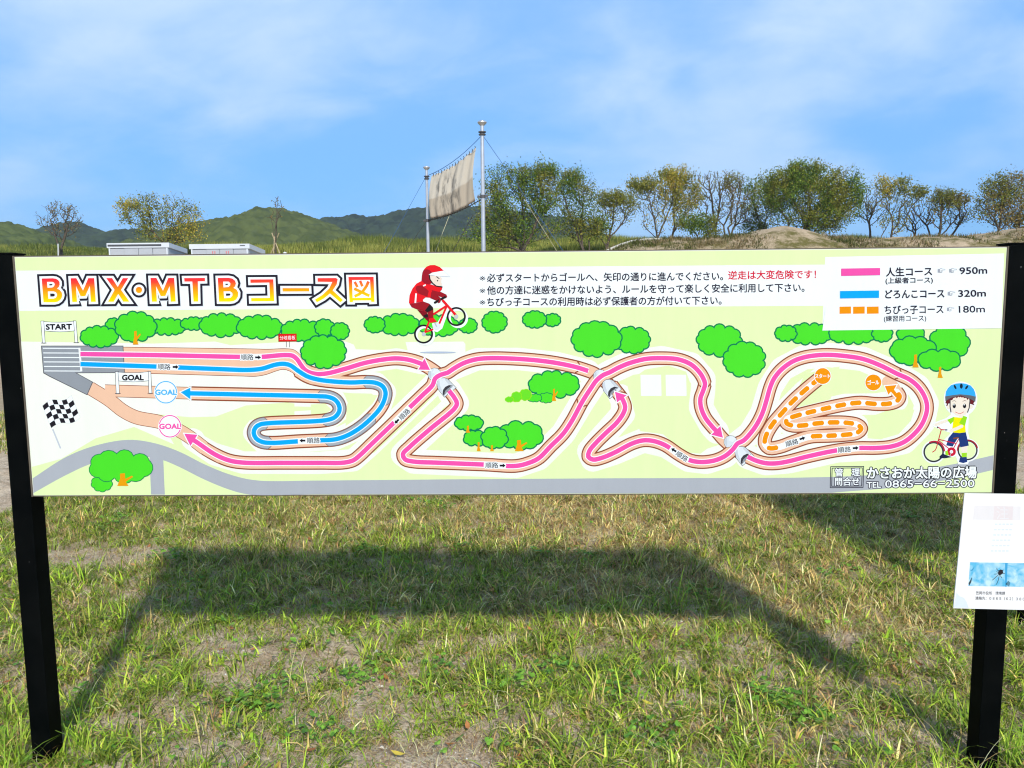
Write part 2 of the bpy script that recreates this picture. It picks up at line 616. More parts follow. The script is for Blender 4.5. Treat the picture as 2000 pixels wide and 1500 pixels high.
def mound_material():
    m, t, p = base_mat('mound_earth')
    p.inputs['Roughness'].default_value = 0.95
    p.inputs['Specular IOR Level'].default_value = 0.05
    co = N(t, 'ShaderNodeTexCoord')
    a = N(t, 'ShaderNodeTexNoise', i_Scale=0.9, i_Detail=9.0, i_Roughness=0.72)
    L(t, co.outputs['Object'], a.inputs['Vector'])
    b = N(t, 'ShaderNodeTexNoise', i_Scale=7.0, i_Detail=6.0, i_Roughness=0.7)
    L(t, co.outputs['Object'], b.inputs['Vector'])
    soil = mix_col(t, b.outputs[0], lin((136, 116, 90)), lin((216, 196, 168)))
    gr = mix_col(t, b.outputs[0], lin((70, 72, 34)), lin((128, 118, 72)))
    sp = N(t, 'ShaderNodeSeparateXYZ')
    L(t, co.outputs['Object'], sp.inputs[0])
    hi = map_range(t, sp.outputs[2], 3.98, 4.22, 0.0, 0.9)
    f = math_node(t, 'SUBTRACT', map_range(t, a.outputs[0], 0.42, 0.56, 1.0, 0.0), hi, True)
    L(t, mix_col(t, f, soil, gr), p.inputs['Base Color'])
    bp = N(t, 'ShaderNodeBump', i_Strength=0.7, i_Distance=0.05)
    L(t, b.outputs[0], bp.inputs['Height'])
    L(t, bp.outputs[0], p.inputs['Normal'])
    return m


vs, fs = grid_mesh(np.arange(MPW[0, 0], MPW[-1, 0], 0.14), np.arange(MOUND_Y - 5.5, MOUND_Y + 8.0, 0.16), mound_z)
o = np_mesh('earth_mound', vs, fs, [mound_material()], smooth=True)
tag(o, kind='structure')


# ------------------------------------------------------------------ the sign's print, drawn in photo pixels on the board plane
class Print:
    step = 7.0e-6
    level = 4

    def __init__(s, y0=0.0):
        s.v, s.f, s.m, s.mats = [], [], [], []
        s.y0 = y0

    def _emit(s, pts2, faces, mat, lvl):
        if lvl is None:
            Print.level += 1
            lvl = Print.level
        y = s.y0 - lvl * Print.step
        b = len(s.v)
        for p in pts2:
            x, z = on_board(p[0], p[1], s.y0)
            s.v.append((x, y, z))
        if mat not in s.mats:
            s.mats.append(mat)
        mi = s.mats.index(mat)
        for f in faces:
            s.f.append(tuple(i + b for i in f))
            s.m.append(mi)

    def union(s, polys, col, lvl=None):
        pts, faces = [], []
        for P in polys:
            a = sum(P[i][0] * P[(i + 1) % len(P)][1] - P[(i + 1) % len(P)][0] * P[i][1] for i in range(len(P)))
            if abs(a) < 1e-6:
                continue
            if a < 0:
                P = P[::-1]
            faces.append(list(range(len(pts), len(pts) + len(P))))
            pts += [V((p[0], p[1])) for p in P]
        r = cdt(pts, [], faces, 1, 1e-5)
        ok = [f for f, og in zip(r[2], r[5]) if og]
        # photo y points down: reverse so that faces look at the viewer
        out = []
        for f in ok:
            out.append(tuple(f)[::-1])
        s._emit([(p[0], p[1]) for p in r[0]], out, col if isinstance(col, bpy.types.Material) else ink(col), lvl)

    def poly(s, pts, col, lvl=None):
        s.union([pts], col, lvl)

    def disc(s, cx, cy, r, col, ry=None, lvl=None, n=32):
        s.poly(ell(cx, cy, r, ry or r, n), col, lvl)

    def stroke(s, pts, hw, col, lvl=None, round_ends=False):
        s.union(stroke_polys(pts, hw, round_ends), col, lvl)

    def build(s, name, parent):
        me = bpy.data.meshes.new(name)
        me.from_pydata(s.v, [], s.f)
        for m in s.mats:
            me.materials.append(m)
        me.polygons.foreach_set('material_index', s.m)
        me.update()
        o = link_mesh(name, me, parent)
        return o


def ell(cx, cy, rx, ry, n=24, rot=0.0):
    c, q = math.cos(rot), math.sin(rot)
    out = []
    for k in range(n):
        t = 2 * math.pi * (k + 0.37) / n
        x, y = rx * math.cos(t), ry * math.sin(t)
        out.append((cx + x * c - y * q, cy + x * q + y * c))
    return out


def stroke_polys(pts, hw, round_ends=False):
    polys = []
    for i in range(len(pts) - 1):
        (x0, y0), (x1, y1) = pts[i], pts[i + 1]
        d = math.hypot(x1 - x0, y1 - y0)
        if d < 1e-6:
            continue
        nx, ny = -(y1 - y0) / d * hw, (x1 - x0) / d * hw
        polys.append([(x0 + nx, y0 + ny), (x0 - nx, y0 - ny), (x1 - nx, y1 - ny), (x1 + nx, y1 + ny)])
    rng = range(len(pts)) if round_ends else range(1, len(pts) - 1)
    for i in rng:
        polys.append(ell(pts[i][0], pts[i][1], hw, hw, 18))
    return polys


def smooth_path(pts, step=5.0):
    """Catmull-Rom through the points, resampled"""
    P = [np.array(p, float) for p in pts]
    P = [2 * P[0] - P[1]] + P + [2 * P[-1] - P[-2]]
    out = []
    for i in range(1, len(P) - 2):
        p0, p1, p2, p3 = P[i - 1], P[i], P[i + 1], P[i + 2]
        n = max(1, int(round(np.linalg.norm(p2 - p1) / step)))
        d = [max(np.linalg.norm(b - a), 1e-6) ** 0.5 for a, b in ((p0, p1), (p1, p2), (p2, p3))]
        t0, t1 = 0.0, d[0]
        t2 = t1 + d[1]
        t3 = t2 + d[2]
        for k in range(n):
            t = t1 + (t2 - t1) * k / n
            a1 = (t1 - t) / (t1 - t0) * p0 + (t - t0) / (t1 - t0) * p1
            a2 = (t2 - t) / (t2 - t1) * p1 + (t - t1) / (t2 - t1) * p2
            a3 = (t3 - t) / (t3 - t2) * p2 + (t - t2) / (t3 - t2) * p3
            b1 = (t2 - t) / (t2 - t0) * a1 + (t - t0) / (t2 - t0) * a2
            b2 = (t3 - t) / (t3 - t1) * a2 + (t - t1) / (t3 - t1) * a3
            q = (t2 - t) / (t2 - t1) * b1 + (t - t1) / (t2 - t1) * b2
            out.append((q[0], q[1]))
    out.append((P[-2][0], P[-2][1]))
    return out


def grow(poly, w):
    """offset a polygon outwards by w with mitred corners"""
    a = sum(poly[i][0] * poly[(i + 1) % len(poly)][1] - poly[(i + 1) % len(poly)][0] * poly[i][1] for i in range(len(poly)))
    sgn = 1 if a > 0 else -1
    n = len(poly)
    out = []
    for i in range(n):
        p, q, r = poly[i - 1], poly[i], poly[(i + 1) % n]
        d1 = np.array([q[0] - p[0], q[1] - p[1]], float)
        d2 = np.array([r[0] - q[0], r[1] - q[1]], float)
        d1 /= np.linalg.norm(d1)
        d2 /= np.linalg.norm(d2)
        n1 = np.array([d1[1], -d1[0]]) * sgn
        n2 = np.array([d2[1], -d2[0]]) * sgn
        m = n1 + n2
        k = 2 * w / max(np.dot(m, m), 0.28)
        out.append((q[0] + m[0] * k, q[1] + m[1] * k))
    return out


# glyph outlines come from Blender's own built-in font
_glyph_cache = {}


def glyphs(body, offset=0.0, spacing=1.0):
    key = (body, offset, spacing)
    if key in _glyph_cache:
        return _glyph_cache[key]
    c = bpy.data.curves.new('lettering', 'FONT')
    c.body = body
    c.offset = offset
    c.space_character = spacing
    c.resolution_u = 3
    o = bpy.data.objects.new('lettering', c)
    COL.objects.link(o)
    dg = bpy.context.evaluated_depsgraph_get()
    dg.update()
    me = bpy.data.meshes.new_from_object(o.evaluated_get(dg))
    vs = [(v.co.x, v.co.y) for v in me.vertices]
    fs = [tuple(p.vertices) for p in me.polygons]
    bpy.data.objects.remove(o)
    bpy.data.meshes.remove(me)
    bpy.data.curves.remove(c)
    _glyph_cache[key] = (vs, fs)
    return vs, fs


def text(pr, body, x0, y0, x1, y1, em, col, bold=0.0, halo=None, halo_w=1.3, spacing=1.0, mid=0.38):
    """write body between (x0,y0) and (x1,y1): the run of the letters' middle line, em = letter size in photo pixels, bold = stroke gain in em"""
    vs, fs = glyphs(body, 0.0, spacing)
    bx0, bx1 = min(v[0] for v in vs), max(v[0] for v in vs)
    d = math.hypot(x1 - x0, y1 - y0)
    ux, uy = (x1 - x0) / d, (y1 - y0) / d
    k = d / (bx1 - bx0)
    P = []
    for x, y in vs:
        a, b = (x - bx0) * k, -(y - mid) * em
        P.append((x0 + a * ux - b * uy, y0 + a * uy + b * ux))
    used = {}
    for f in fs:
        for i in range(len(f)):
            e = (f[i], f[(i + 1) % len(f)])
            kk = (min(e), max(e))
            used[kk] = used.get(kk, 0) + 1
    rim_edges = [e for e, n in used.items() if n == 1]

    def fat(wd, joints):
        polys = [[P[i] for i in f] for f in fs]
        for a, b in rim_edges:
            polys += stroke_polys([P[a], P[b]], wd)
            if joints:
                polys.append(ell(P[a][0], P[a][1], wd, wd, joints))
        return polys
    if halo is not None:
        pr.union(fat(halo_w + bold * em, 7), halo)
    if bold > 0:
        pr.union(fat(bold * em, 4), col)
    else:
        pr._emit(P, fs, col if isinstance(col, bpy.types.Material) else ink(col), pr_level())


def pr_level():
    Print.level += 1
    return Print.level


def zoom(ox, oy, k):
    return lambda pts: [(ox + x / k, oy + y / k) for x, y in pts]


WHITE, CREAM, LIME = (255, 255, 253), (255, 252, 236), (240, 254, 184)
TAN, BROWN, PINK, BLUE, ORANGE = (252, 200, 166), (152, 74, 46), (255, 84, 172), (0, 172, 255), (255, 152, 0)
ROADGREY, APRON, DARKLINE, INKBLACK = (184, 184, 189), (156, 158, 163), (104, 100, 104), (38, 34, 46)
GREEN, TEAL, TRUNK = (80, 228, 44), (0, 128, 84), (246, 164, 8)

sign = empty('map_sign', (0, 0, 0))
tag(sign, 'long green and white map board with track drawing, carried by two square black posts', 'sign')
b = MB()
b.box(-1.8, 1.8, 0.0, 0.03, 1.1016, 1.9984, 0, 0.0012)
panel = b.build('panel', M_PANEL, sign)

pr = Print()
pr.poly([(29, 503), (1966, 484), (1936.3, 961.5), (66, 967.4)], LIME)
# cream ground round the tracks
S2 = [(877, 763), (887, 776), (892.5, 788), (888, 797.5), (840, 838), (800, 873), (787, 887), (791, 897), (808, 901.5), (850, 903.5), (900, 905.5), (950, 907.5), (1007, 910), (1030, 905), (1052, 895), (1076, 871),
      (1100, 847), (1117, 822), (1137, 785), (1155, 757), (1165, 743), (1178, 732.5), (1190, 727.5), (1208, 718), (1230, 709), (1262, 701), (1292, 699.5), (1325, 702), (1350, 712), (1366, 727), (1374, 740), (1377, 750), (1373, 764), (1368, 778),
      (1369, 795), (1377, 815), (1390, 832), (1400, 843)]
S3 = [(1460, 892), (1475, 899), (1495, 904.5), (1515, 905), (1540, 901), (1575, 892), (1635, 879.5), (1678, 875), (1710, 875), (1741, 872), (1766, 863), (1788, 845), (1802, 826), (1810, 803), (1810, 788), (1804, 771), (1793, 755), (1776, 741),
      (1752, 730), (1720, 714), (1685, 701), (1651, 695.5), (1617, 693), (1590, 694.5), (1570, 698), (1548, 706), (1527, 721), (1512, 739), (1504, 757), (1497, 782), (1489, 807), (1478, 829), (1465, 847), (1452, 860.5), (1440, 866.5), (1432, 877), (1417, 890),
      (1400, 898), (1380, 902), (1362, 902), (1345, 898), (1325, 887), (1300, 870), (1277, 861.5), (1257, 860), (1235, 866), (1200, 884), (1176, 894), (1158, 897.5), (1149, 892), (1151, 881), (1163, 866), (1183, 846), (1205, 825), (1217, 808), (1221, 795), (1217, 782),
      (1212, 774)]
S1 = [(1149, 724.5), (1125, 717), (1087, 709), (1050, 704), (1012, 701), (962, 699.5), (932, 701.5), (906, 709), (886, 720), (874, 728), (862, 731.5), (850, 739), (845, 752), (825, 772), (800, 796), (770, 825), (725, 868), (702, 890), (690, 899), (672, 903.5),
      (625, 904), (550, 904), (475, 903.5), (447, 899), (420, 887.5), (385, 864), (376, 858)]
S0 = [(157, 691.5), (300, 693.5), (470, 697), (511, 697), (556, 693.5), (572, 695), (581, 702.5), (588, 713), (598, 724), (615, 730), (637, 729.5), (675, 720), (712, 709), (750, 702), (775, 700), (800, 703), (826, 711.5)]
BL = [(157, 711), (306, 716), (420, 720.5), (487, 722.5), (512, 720), (537, 712.5), (552, 710.5), (566, 713), (582, 724), (600, 735), (620, 741), (650, 745), (687, 747), (715, 746), (735, 748), (748, 755), (753, 766), (751, 780), (742, 798), (722, 820), (700, 838),
      (677, 851), (655, 858), (625, 860), (582, 862), (530, 865), (512, 863), (500, 856), (495.5, 845), (499, 835), (508, 829), (525, 826.5), (640, 820), (655, 814), (663, 802), (662, 791), (654, 780.5), (640, 775), (625, 774), (500, 771), (370, 768.2)]
OR = [(1602, 738), (1594, 744), (1570, 764), (1547, 785), (1527, 807), (1507, 831), (1495, 854), (1494, 866), (1502, 875), (1522, 873), (1550, 863), (1582, 853), (1620, 851), (1652, 849), (1674, 845), (1682, 837), (1675, 830), (1657, 826), (1625, 825), (1595, 827),
      (1567, 831), (1547, 831), (1536, 826), (1537, 819), (1552, 813), (1590, 803), (1650, 790), (1680, 786.5), (1712, 789), (1738, 788), (1753, 782), (1757, 774), (1751, 765)]
for path, hw in ((S0, 20), (S1, 22), (S2, 24), (S3, 24), (BL, 21), (OR, 21)):
    pr.stroke(path[::2] + [path[-1]], hw, CREAM, round_ends=True)
lv = pr_level()
pr.poly([(41, 667), (300, 671), (420, 667), (450, 674), (520, 670), (555, 668), (675, 667), (691, 673), (695, 682), (760, 684), (700, 740), (560, 790), (470, 812), (372, 815), (307, 809), (340, 868), (262, 834), (187, 856), (120, 896), (62, 912)], CREAM, lv)
pr.poly([(792, 668), (905, 667), (909, 672), (909, 690), (860, 735), (800, 700)], CREAM, lv)
lv = pr_level()
for q in ([(862, 800), (905, 770), (925, 764), (915, 752), (880, 800)], [(480, 792), (560, 786), (575, 788), (575, 812), (500, 818), (474, 824), (452, 858), (446, 868), (425, 866), (400, 852), (376, 818), (412, 817)],
          [(607, 790), (635, 788), (648, 800), (635, 808), (607, 812)], [(1260, 722), (1305, 714), (1340, 726), (1348, 748), (1340, 800), (1356, 830), (1372, 850), (1390, 870), (1368, 886), (1345, 884), (1318, 868), (1295, 848), (1250, 842), (1238, 800), (1224, 748)],
          [(1572, 730), (1625, 718), (1640, 716), (1622, 780), (1560, 795), (1545, 790)], [(1705, 812), (1738, 800), (1786, 800), (1779, 822), (1755, 848), (1720, 858), (1694, 856), (1700, 835)],
          [(690, 768), (738, 772), (728, 788), (700, 815), (675, 832), (678, 790)], [(840, 766), (850, 770), (800, 820), (730, 885), (720, 880), (760, 845)]):
    pr.poly(q, LIME, lv)
# white band with title, legend box
pr.poly([(31, 528.7), (1615, 516.8), (1615, 597), (38, 607)], WHITE)
pr.poly([(1612, 502), (1961, 495), (1955.6, 641), (1606, 645.5)], WHITE)
lv = pr_level()
pr.poly([(1251, 732), (1291, 732), (1292, 773), (1252, 773)], WHITE, lv)
pr.poly([(1300, 732), (1340, 732), (1341, 773), (1301, 773)], WHITE, lv)
# grey road along the foot of the map
lv = pr_level()
rt = smooth_path([(64, 934), (130, 892), (187, 870), (250, 859), (300, 865), (350, 882), (400, 907), (450, 927), (500, 938), (620, 938.5)], 9)
rb = smooth_path([(620, 965.3), (487, 965.8), (450, 957), (400, 937), (350, 912), (319, 899), (292, 893), (245, 889), (180, 905), (125, 930), (65.5, 963)], 9)
pr.poly(rt + [(900, 936), (1200, 934), (1550, 933), (1640, 931), (1720, 927), (1800, 918), (1870, 905), (1940.5, 889), (1939, 918), (1880, 932), (1800, 946), (1720, 955), (1640, 961), (1625, 962.3), (1000, 964)] + rb, ROADGREY, lv)
pr.poly([(292, 890), (319, 897), (322, 966), (295, 966)], ROADGREY, pr_level())
pr.build('map_ground', panel)

# ---- the tracks
print('ground levels', Print.level)
pr = Print()
lv = pr_level()
pr.stroke([(x, y) for x, y in smooth_path([(176, 758), (213, 781), (240, 802), (266, 815), (311, 824), (332, 832), (365, 850), (400, 876)], 5)], 13.6, BROWN, lv)
pr.stroke([(205, 763), (340, 767), (372, 768)], 12.2, BROWN, pr_level())
start_u = [(240, 677.3), (500, 681), (520, 681.6), (560, 680.5), (575, 683), (592, 699), (602, 721), (640, 722)]
start_l = [(640, 745), (610, 752), (587, 739), (565, 725), (553, 722), (540, 725), (520, 732), (500, 735.5), (470, 735), (240, 728.6)]
pr.poly(smooth_path(start_u, 5) + smooth_path(start_l, 5), BROWN, pr_level())
for path, hw in ((OR, 13.9), (BL[8:], 13.9), (S0[7:] + [(852, 728), (866, 742)], 13.9)):
    pr.stroke(smooth_path(path), hw, BROWN)
pr.stroke(smooth_path(OR + [(1742, 752), (1730, 742)]), 11.4, TAN)
pr.stroke(smooth_path([(176, 758), (213, 781), (240, 802), (266, 815), (311, 824), (332, 832), (365, 850), (400, 876)], 5), 12.4, TAN)
lv = pr_level()
pr.stroke([(205, 763), (340, 767), (372, 768)], 11.0, TAN, lv)
pr.poly(smooth_path([(x, y + 1.2) for x, y in start_u], 5) + smooth_path([(x, y - 1.2) for x, y in start_l], 5), TAN, pr_level())
pr.stroke(smooth_path(BL[8:]), 11.2, TAN)
pr.stroke(smooth_path(S0[7:] + [(852, 728), (866, 742)]), 11.4, TAN)
# grey paved bends of the blue course
blp = smooth_path(BL[8:])


def between(path, pa, pb):
    ia = min(range(len(path)), key=lambda i: (path[i][0] - pa[0]) ** 2 + (path[i][1] - pa[1]) ** 2)
    ib = min(range(len(path)), key=lambda i: (path[i][0] - pb[0]) ** 2 + (path[i][1] - pb[1]) ** 2)
    return path[ia:ib + 1]


lv, lv2 = pr_level(), pr_level()
for pa, pb in (((715, 746), (750, 784)), ((724, 818), (639, 859)), ((526, 865), (519, 827)), ((636, 820), (627, 774))):
    seg = between(blp, pa, pb)
    pr.stroke(seg, 12.6, (120, 120, 124), lv)
    pr.stroke(seg, 11.2, (178, 178, 182), lv2)
# grey start ramp
lv = pr_level()
pr.poly([(80, 675), (241, 675), (244, 728.5), (151, 729), (182, 746), (170.5, 772), (97, 736), (84.5, 729)], DARKLINE, lv)
pr.poly([(81.5, 676.5), (239.6, 676.5), (242.4, 727), (146, 727.6), (180, 746.4), (169.8, 770), (98, 734.6), (86, 727.8)], APRON, pr_level())
lv = pr_level()
for k, yy in enumerate((680.2, 689.3, 698, 706.8, 715.6, 724.4)):
    pr.stroke([(84 + k * 0.5, yy), (154 + k * 0.8, yy + 0.3)], 0.9, WHITE, lv)
pr.stroke([(155, 679.2), (159, 725.4)], 1.9, WHITE, pr_level())


def courses(paths, edge=13.5, tan=11.0):
    sps = [smooth_path(p) for p in paths]
    for hw, c in ((edge, BROWN), (tan, TAN)):
        pr.union([q for sp in sps for q in stroke_polys(sp, hw)], c)


def line(path, col, hw=4.5, white=6.2):
    sp = smooth_path(path)
    pr.stroke(sp, white, WHITE)
    pr.stroke(sp, hw, col)


def gap(path, pa, pb):
    sp = smooth_path(path)
    ia = min(range(len(sp)), key=lambda i: (sp[i][0] - pa[0]) ** 2 + (sp[i][1] - pa[1]) ** 2)
    ib = min(range(len(sp)), key=lambda i: (sp[i][0] - pb[0]) ** 2 + (sp[i][1] - pb[1]) ** 2)
    return sp[:ia + 1], sp[ib:]


def line2(path, col, gaps, hw=4.5, white=6.2):
    sp = smooth_path(path)
    pr.stroke(sp, white, WHITE)
    segs = [sp]
    for pa, pb in gaps:
        s = segs.pop()
        ia = min(range(len(s)), key=lambda i: (s[i][0] - pa[0]) ** 2 + (s[i][1] - pa[1]) ** 2)
        ib = min(range(len(s)), key=lambda i: (s[i][0] - pb[0]) ** 2 + (s[i][1] - pb[1]) ** 2)
        segs += [s[:ia + 1], s[ib:]]
    lv = pr_level()
    for s in segs:
        pr.stroke(s, hw, col, lv)


def arrow(tip, a, bq, col, w=1.8):
    P = [tip, a, bq]
    pr.poly(grow(P, w), WHITE)
    pr.poly(P, col)


TUN = zoom(800, 680, 12.5)


def tunnel_back(dx, dy):
    sh = lambda pts: [(x + dx, y + dy) for x, y in TUN(pts)]
    A = sh([(452, 660), (462, 580), (520, 512), (600, 486), (680, 500), (745, 556), (760, 600), (600, 760), (515, 768), (470, 715)])
    pr.poly(grow(A, 0.7), (88, 86, 92))
    pr.poly(A, (226, 229, 233))
    pr.poly(sh([(600, 500), (680, 510), (740, 560), (660, 640), (560, 600)]), (240, 241, 243))
    pr.poly(sh([(462, 650), (480, 570), (520, 540), (530, 640), (520, 740), (480, 710)]), (206, 210, 215))


def tunnel_front(dx, dy):
    sh = lambda pts: [(x + dx, y + dy) for x, y in TUN(pts)]
    A = sh([(668, 860), (690, 790), (760, 735), (850, 728), (930, 760), (1130, 965), (1052, 1028), (985, 985), (900, 1080), (925, 1130), (850, 1190), (700, 1000)])
    pr.poly(grow(A, 0.9), (84, 80, 88))
    pr.poly(A, (236, 237, 239))
    lv = pr_level()
    pr.poly(sh([(850, 735), (930, 765), (1060, 900), (960, 890), (880, 800)]), (214, 216, 220), lv)
    pr.poly(sh([(676, 870), (700, 800), (730, 790), (740, 900), (800, 1060), (790, 1090), (705, 995)]), (214, 216, 220), lv)
    pr.poly(sh([(803, 1110), (815, 1020), (870, 945), (960, 900), (1075, 915), (1000, 935), (920, 1000), (870, 1070), (850, 1150), (835, 1165)]), (62, 60, 66))
    pr.poly(sh([(850, 1100), (872, 1040), (930, 985), (1010, 935), (1060, 935), (990, 985), (905, 1080), (870, 1130)]), (150, 152, 158))


ROT3 = (582, 134)
courses([[(850, 738), (866, 752)] + S2[:31], [(1420, 862), (1445, 884)] + S3[:20], S2[-7:] + [(1412, 857), (1425, 869)], S3[-5:] + [(1204, 764), (1195, 752)], [(1190, 752), (1172, 737), (1160, 729)] + S1[:4]])
courses([S1[1:-3] + [(420, 887.5), (400, 876)], S2[18:32], S3[18:]])
pr.stroke(smooth_path([(348, 839), (365, 850), (400, 876), (432, 894)], 5), 11.3, TAN)
l0 = Print.level
for dx, dy in ((0, 0), (323, 3), (578, 132)):
    Print.level = l0
    tunnel_back(dx, dy)
l0 = Print.level
for dx, dy in ((0, 0), (323, 3), ROT3):
    Print.level = l0
    tunnel_front(dx, dy)
ARROWS = [((840, 722.5), (829, 700), (817, 722), PINK), ((1412, 855), (1407, 832), (1389, 849), PINK), ((1201, 765), (1224, 772), (1205, 786), PINK), ((360, 847), (386, 849), (372, 871), PINK), ((353, 766), (372, 757), (372, 780), BLUE)]
lv = pr_level()
for q in ARROWS:
    pr.poly(grow(list(q[:3]), 1.9), WHITE, lv)
l0 = Print.level
for args in ((S0, PINK, [((469, 697), (510, 697))]), (S2, PINK, [((947, 907.5), (988, 909.5))]), (S3, PINK, [((1635, 879.5), (1677, 875)), ((1346, 898.5), (1310, 877))]), (S1, PINK, [((800, 796), (770, 825))])):
    Print.level = l0
    line2(*args)
line2(BL, BLUE, [((307, 716), (348, 718)), ((626, 860), (584, 862))])
lv = pr_level()
for q in ARROWS:
    pr.poly(list(q[:3]), q[3], lv)
# dashed orange practice course
osp = smooth_path(OR, 2.0)
pr.stroke(osp[::2] + [osp[-1]], 6.0, WHITE)
pr.poly(grow([(1728, 754), (1751, 752), (1746, 761), (1757, 775), (1750, 777), (1740, 765), (1735, 771)], 1.8), WHITE)
lv = pr_level()
acc, dash = 0.0, []
for i in range(1, len(osp)):
    acc += math.hypot(osp[i][0] - osp[i - 1][0], osp[i][1] - osp[i - 1][1])
    on = (acc % 30.0) < 20.0
    skip = 1524 < osp[i][0] < 1576 and 850 < osp[i][1] < 876
    if on and not skip:
        dash.append(osp[i])
    else:
        if len(dash) > 2:
            pr.stroke(dash, 4.7, ORANGE, lv)
        dash = []
pr.poly([(1728, 754), (1751, 752), (1746, 761), (1757, 775), (1750, 777), (1740, 765), (1735, 771)], ORANGE)
lv = pr_level()
lv2 = pr_level()
for cx, cy in ((1606.7, 734.5), (1705.7, 747)):
    pr.disc(cx, cy, 17, WHITE, lvl=lv)
    pr.disc(cx, cy, 15.6, ORANGE, lvl=lv2)
text(pr, 'スタート', 1592, 734.6, 1621, 734.4, 9.5, WHITE, 0.03)
text(pr, 'ゴール', 1694.5, 747.2, 1716.5, 746.8, 9.5, WHITE, 0.03)
# way marks
GREYTXT = (60, 60, 66)
l0 = Print.level
for cx, cy, ang, acx, acy, aang in ((482.5, 697.5, 0, 504, 698, 0), (320.5, 716.3, 1, 343, 716.7, 0), (612, 860, 0, 591, 860.5, 180), (790, 809, -45, 775, 823, 135), (960.5, 908.5, 0, 981.5, 909.3, 0), (1332, 891, 33, 1316, 879, 213),
                                   (1546.5, 864.5, -15, 1567, 856.3, -18), (1649, 878, -4, 1671, 875, -4)):
    Print.level = l0
    c, s_ = math.cos(R(ang)), math.sin(R(ang))
    text(pr, '順路', cx - 12.5 * c, cy - 12.5 * s_, cx + 12.5 * c, cy + 12.5 * s_, 12.0, GREYTXT, 0.012, WHITE, 1.7)
    c, s_ = math.cos(R(aang)), math.sin(R(aang))
    A = [(acx + x * c - y * s_, acy + x * s_ + y * c) for x, y in ((-5.6, -1.9), (0.4, -1.9), (0.4, -4.2), (6, 0), (0.4, 4.2), (0.4, 1.9), (-5.6, 1.9))]
    pr.poly(grow(A, 1.1), WHITE)
    pr.poly(A, (24, 22, 30))
print('track levels', Print.level)
L_TRACK = Print.level
pr.build('track_drawing', panel)

# ---- drawn bushes and trees, each its own little drawing
pr = Print()
DRAWN = []


BUSH_I = [0]


def bush(cx, cy, rx, ry, n=11, seed=0, clip=None, cols=(GREEN, TEAL), edge=2.7):
    Print.level = L_TRACK + BUSH_I[0] * 2
    BUSH_I[0] += 1
    global pr
    pr = Print()
    DRAWN.append([pr, 'drawn_bush'])
    rr = random.Random(seed * 13 + int(cx))
    lob = []
    a0 = rr.random() * 6.28
    for k in range(n):
        t = a0 + 2 * math.pi * (k + rr.uniform(-0.15, 0.15)) / n
        lr = 2 * math.pi * (rx + ry) / 2 / n * rr.uniform(0.54, 0.66)
        lob.append((cx + (rx - lr * 0.72) * math.cos(t), cy + (ry - lr * 0.72) * math.sin(t), lr))
    for col, e in ((cols[1], edge * 0.5), (cols[0], -edge * 0.5)):
        ps = [ell(cx, cy, max(2, rx * 0.80), max(2, ry * 0.80), 20)] + [ell(x, y, r * 1.06 + e, r * 0.96 + e, 14) for x, y, r in lob]
        if clip:
            ps = [[(x, max(y, clip)) for x, y in P] for P in ps]
        pr.union(ps, col)


def trunk(cx, yb, yt, w, side=0):
    P = [(cx - w * 0.9, yb), (cx - w * 0.42, (yb * 0.4 + yt * 0.6)), (cx - w * 0.45, yt), (cx + w * 0.35, yt - 1)]
    if side > 0:
        P += [(cx + w * 0.42, yt + (yb - yt) * 0.42), (cx + w * 1.5, yt + (yb - yt) * 0.16), (cx + w * 1.7, yt + (yb - yt) * 0.26), (cx + w * 0.5, yt + (yb - yt) * 0.66)]
    else:
        P += [(cx + w * 0.42, yt + (yb - yt) * 0.6)]
    P += [(cx + w * 0.95, yb)]
    pr.poly(P, TRUNK, L_TRACK + 100)
    DRAWN[-1][1] = 'drawn_tree'


for a in ((222, 637, 15, 15, 9), (194, 657.5, 35, 20, 12), (327, 638, 35, 16, 13), (379, 632, 25, 12, 12), (432, 635, 40, 22, 12), (507, 639, 42, 22, 12), (589, 645, 38, 20, 12), (634, 640, 18, 16, 10), (664, 647, 17, 16, 10), (632, 687, 42, 31, 13),
          (780, 634, 37, 20, 12), (732, 634, 19, 15, 11), (857, 636, 37, 20, 12), (914, 636, 17, 14, 11), (966, 629, 23, 20, 12), (1079, 625, 15, 12, 10), (1044, 624, 22, 16, 12), (1235, 664, 33, 25, 12), (1165, 662.5, 46, 33, 12), (1405, 665, 42, 30, 12), (1454, 702, 39, 33, 12)):
    bush(*a)
for a in ((1582, 652, 41, 20, 12), (1665, 652, 44, 19, 12), (1535, 651, 20, 15, 10), (1723, 651, 19, 16, 10), (1778, 651, 25, 16, 9)):
    bush(*a)
bush(1854, 669, 36, 33, 9)
bush(1784, 685, 42, 26, 9)
trunk(1788, 717.5, 693, 6.5, 0)
bush(265, 638, 38, 28, 11)
trunk(265, 673, 647, 6.0, 1)
bush(1835, 703, 38, 19, 8)
trunk(1836, 738, 717, 5.5, 0)
bush(1082, 751, 47, 25, 12)
trunk(1082, 783, 760, 4.5, 1)
bush(1067, 777, 14, 9, 8, edge=1.4)
bush(1044, 777, 13, 7, 8, edge=1.4)
for a in ((1026, 771, 11, 10, 8), (1009, 775, 9, 9, 7), (995, 780, 7, 4.5, 6)):
    bush(*a, cols=((112, 226, 40), (150, 226, 20)), edge=1.4)
bush(916, 826, 26, 14, 10)
trunk(914, 845, 832, 4.5, 0)
bush(1017, 850, 41, 26, 9)
bush(929, 856, 22, 14, 8)
trunk(935, 881, 864, 4.3, 0)
bush(966, 855, 24, 20, 8)
trunk(961, 881, 870, 4.3, 0)
trunk(1014, 881, 860, 9.5, 1)
bush(199, 944, 19, 15, 9, edge=1.4)
bush(235, 911, 58, 29, 9, edge=1.5)
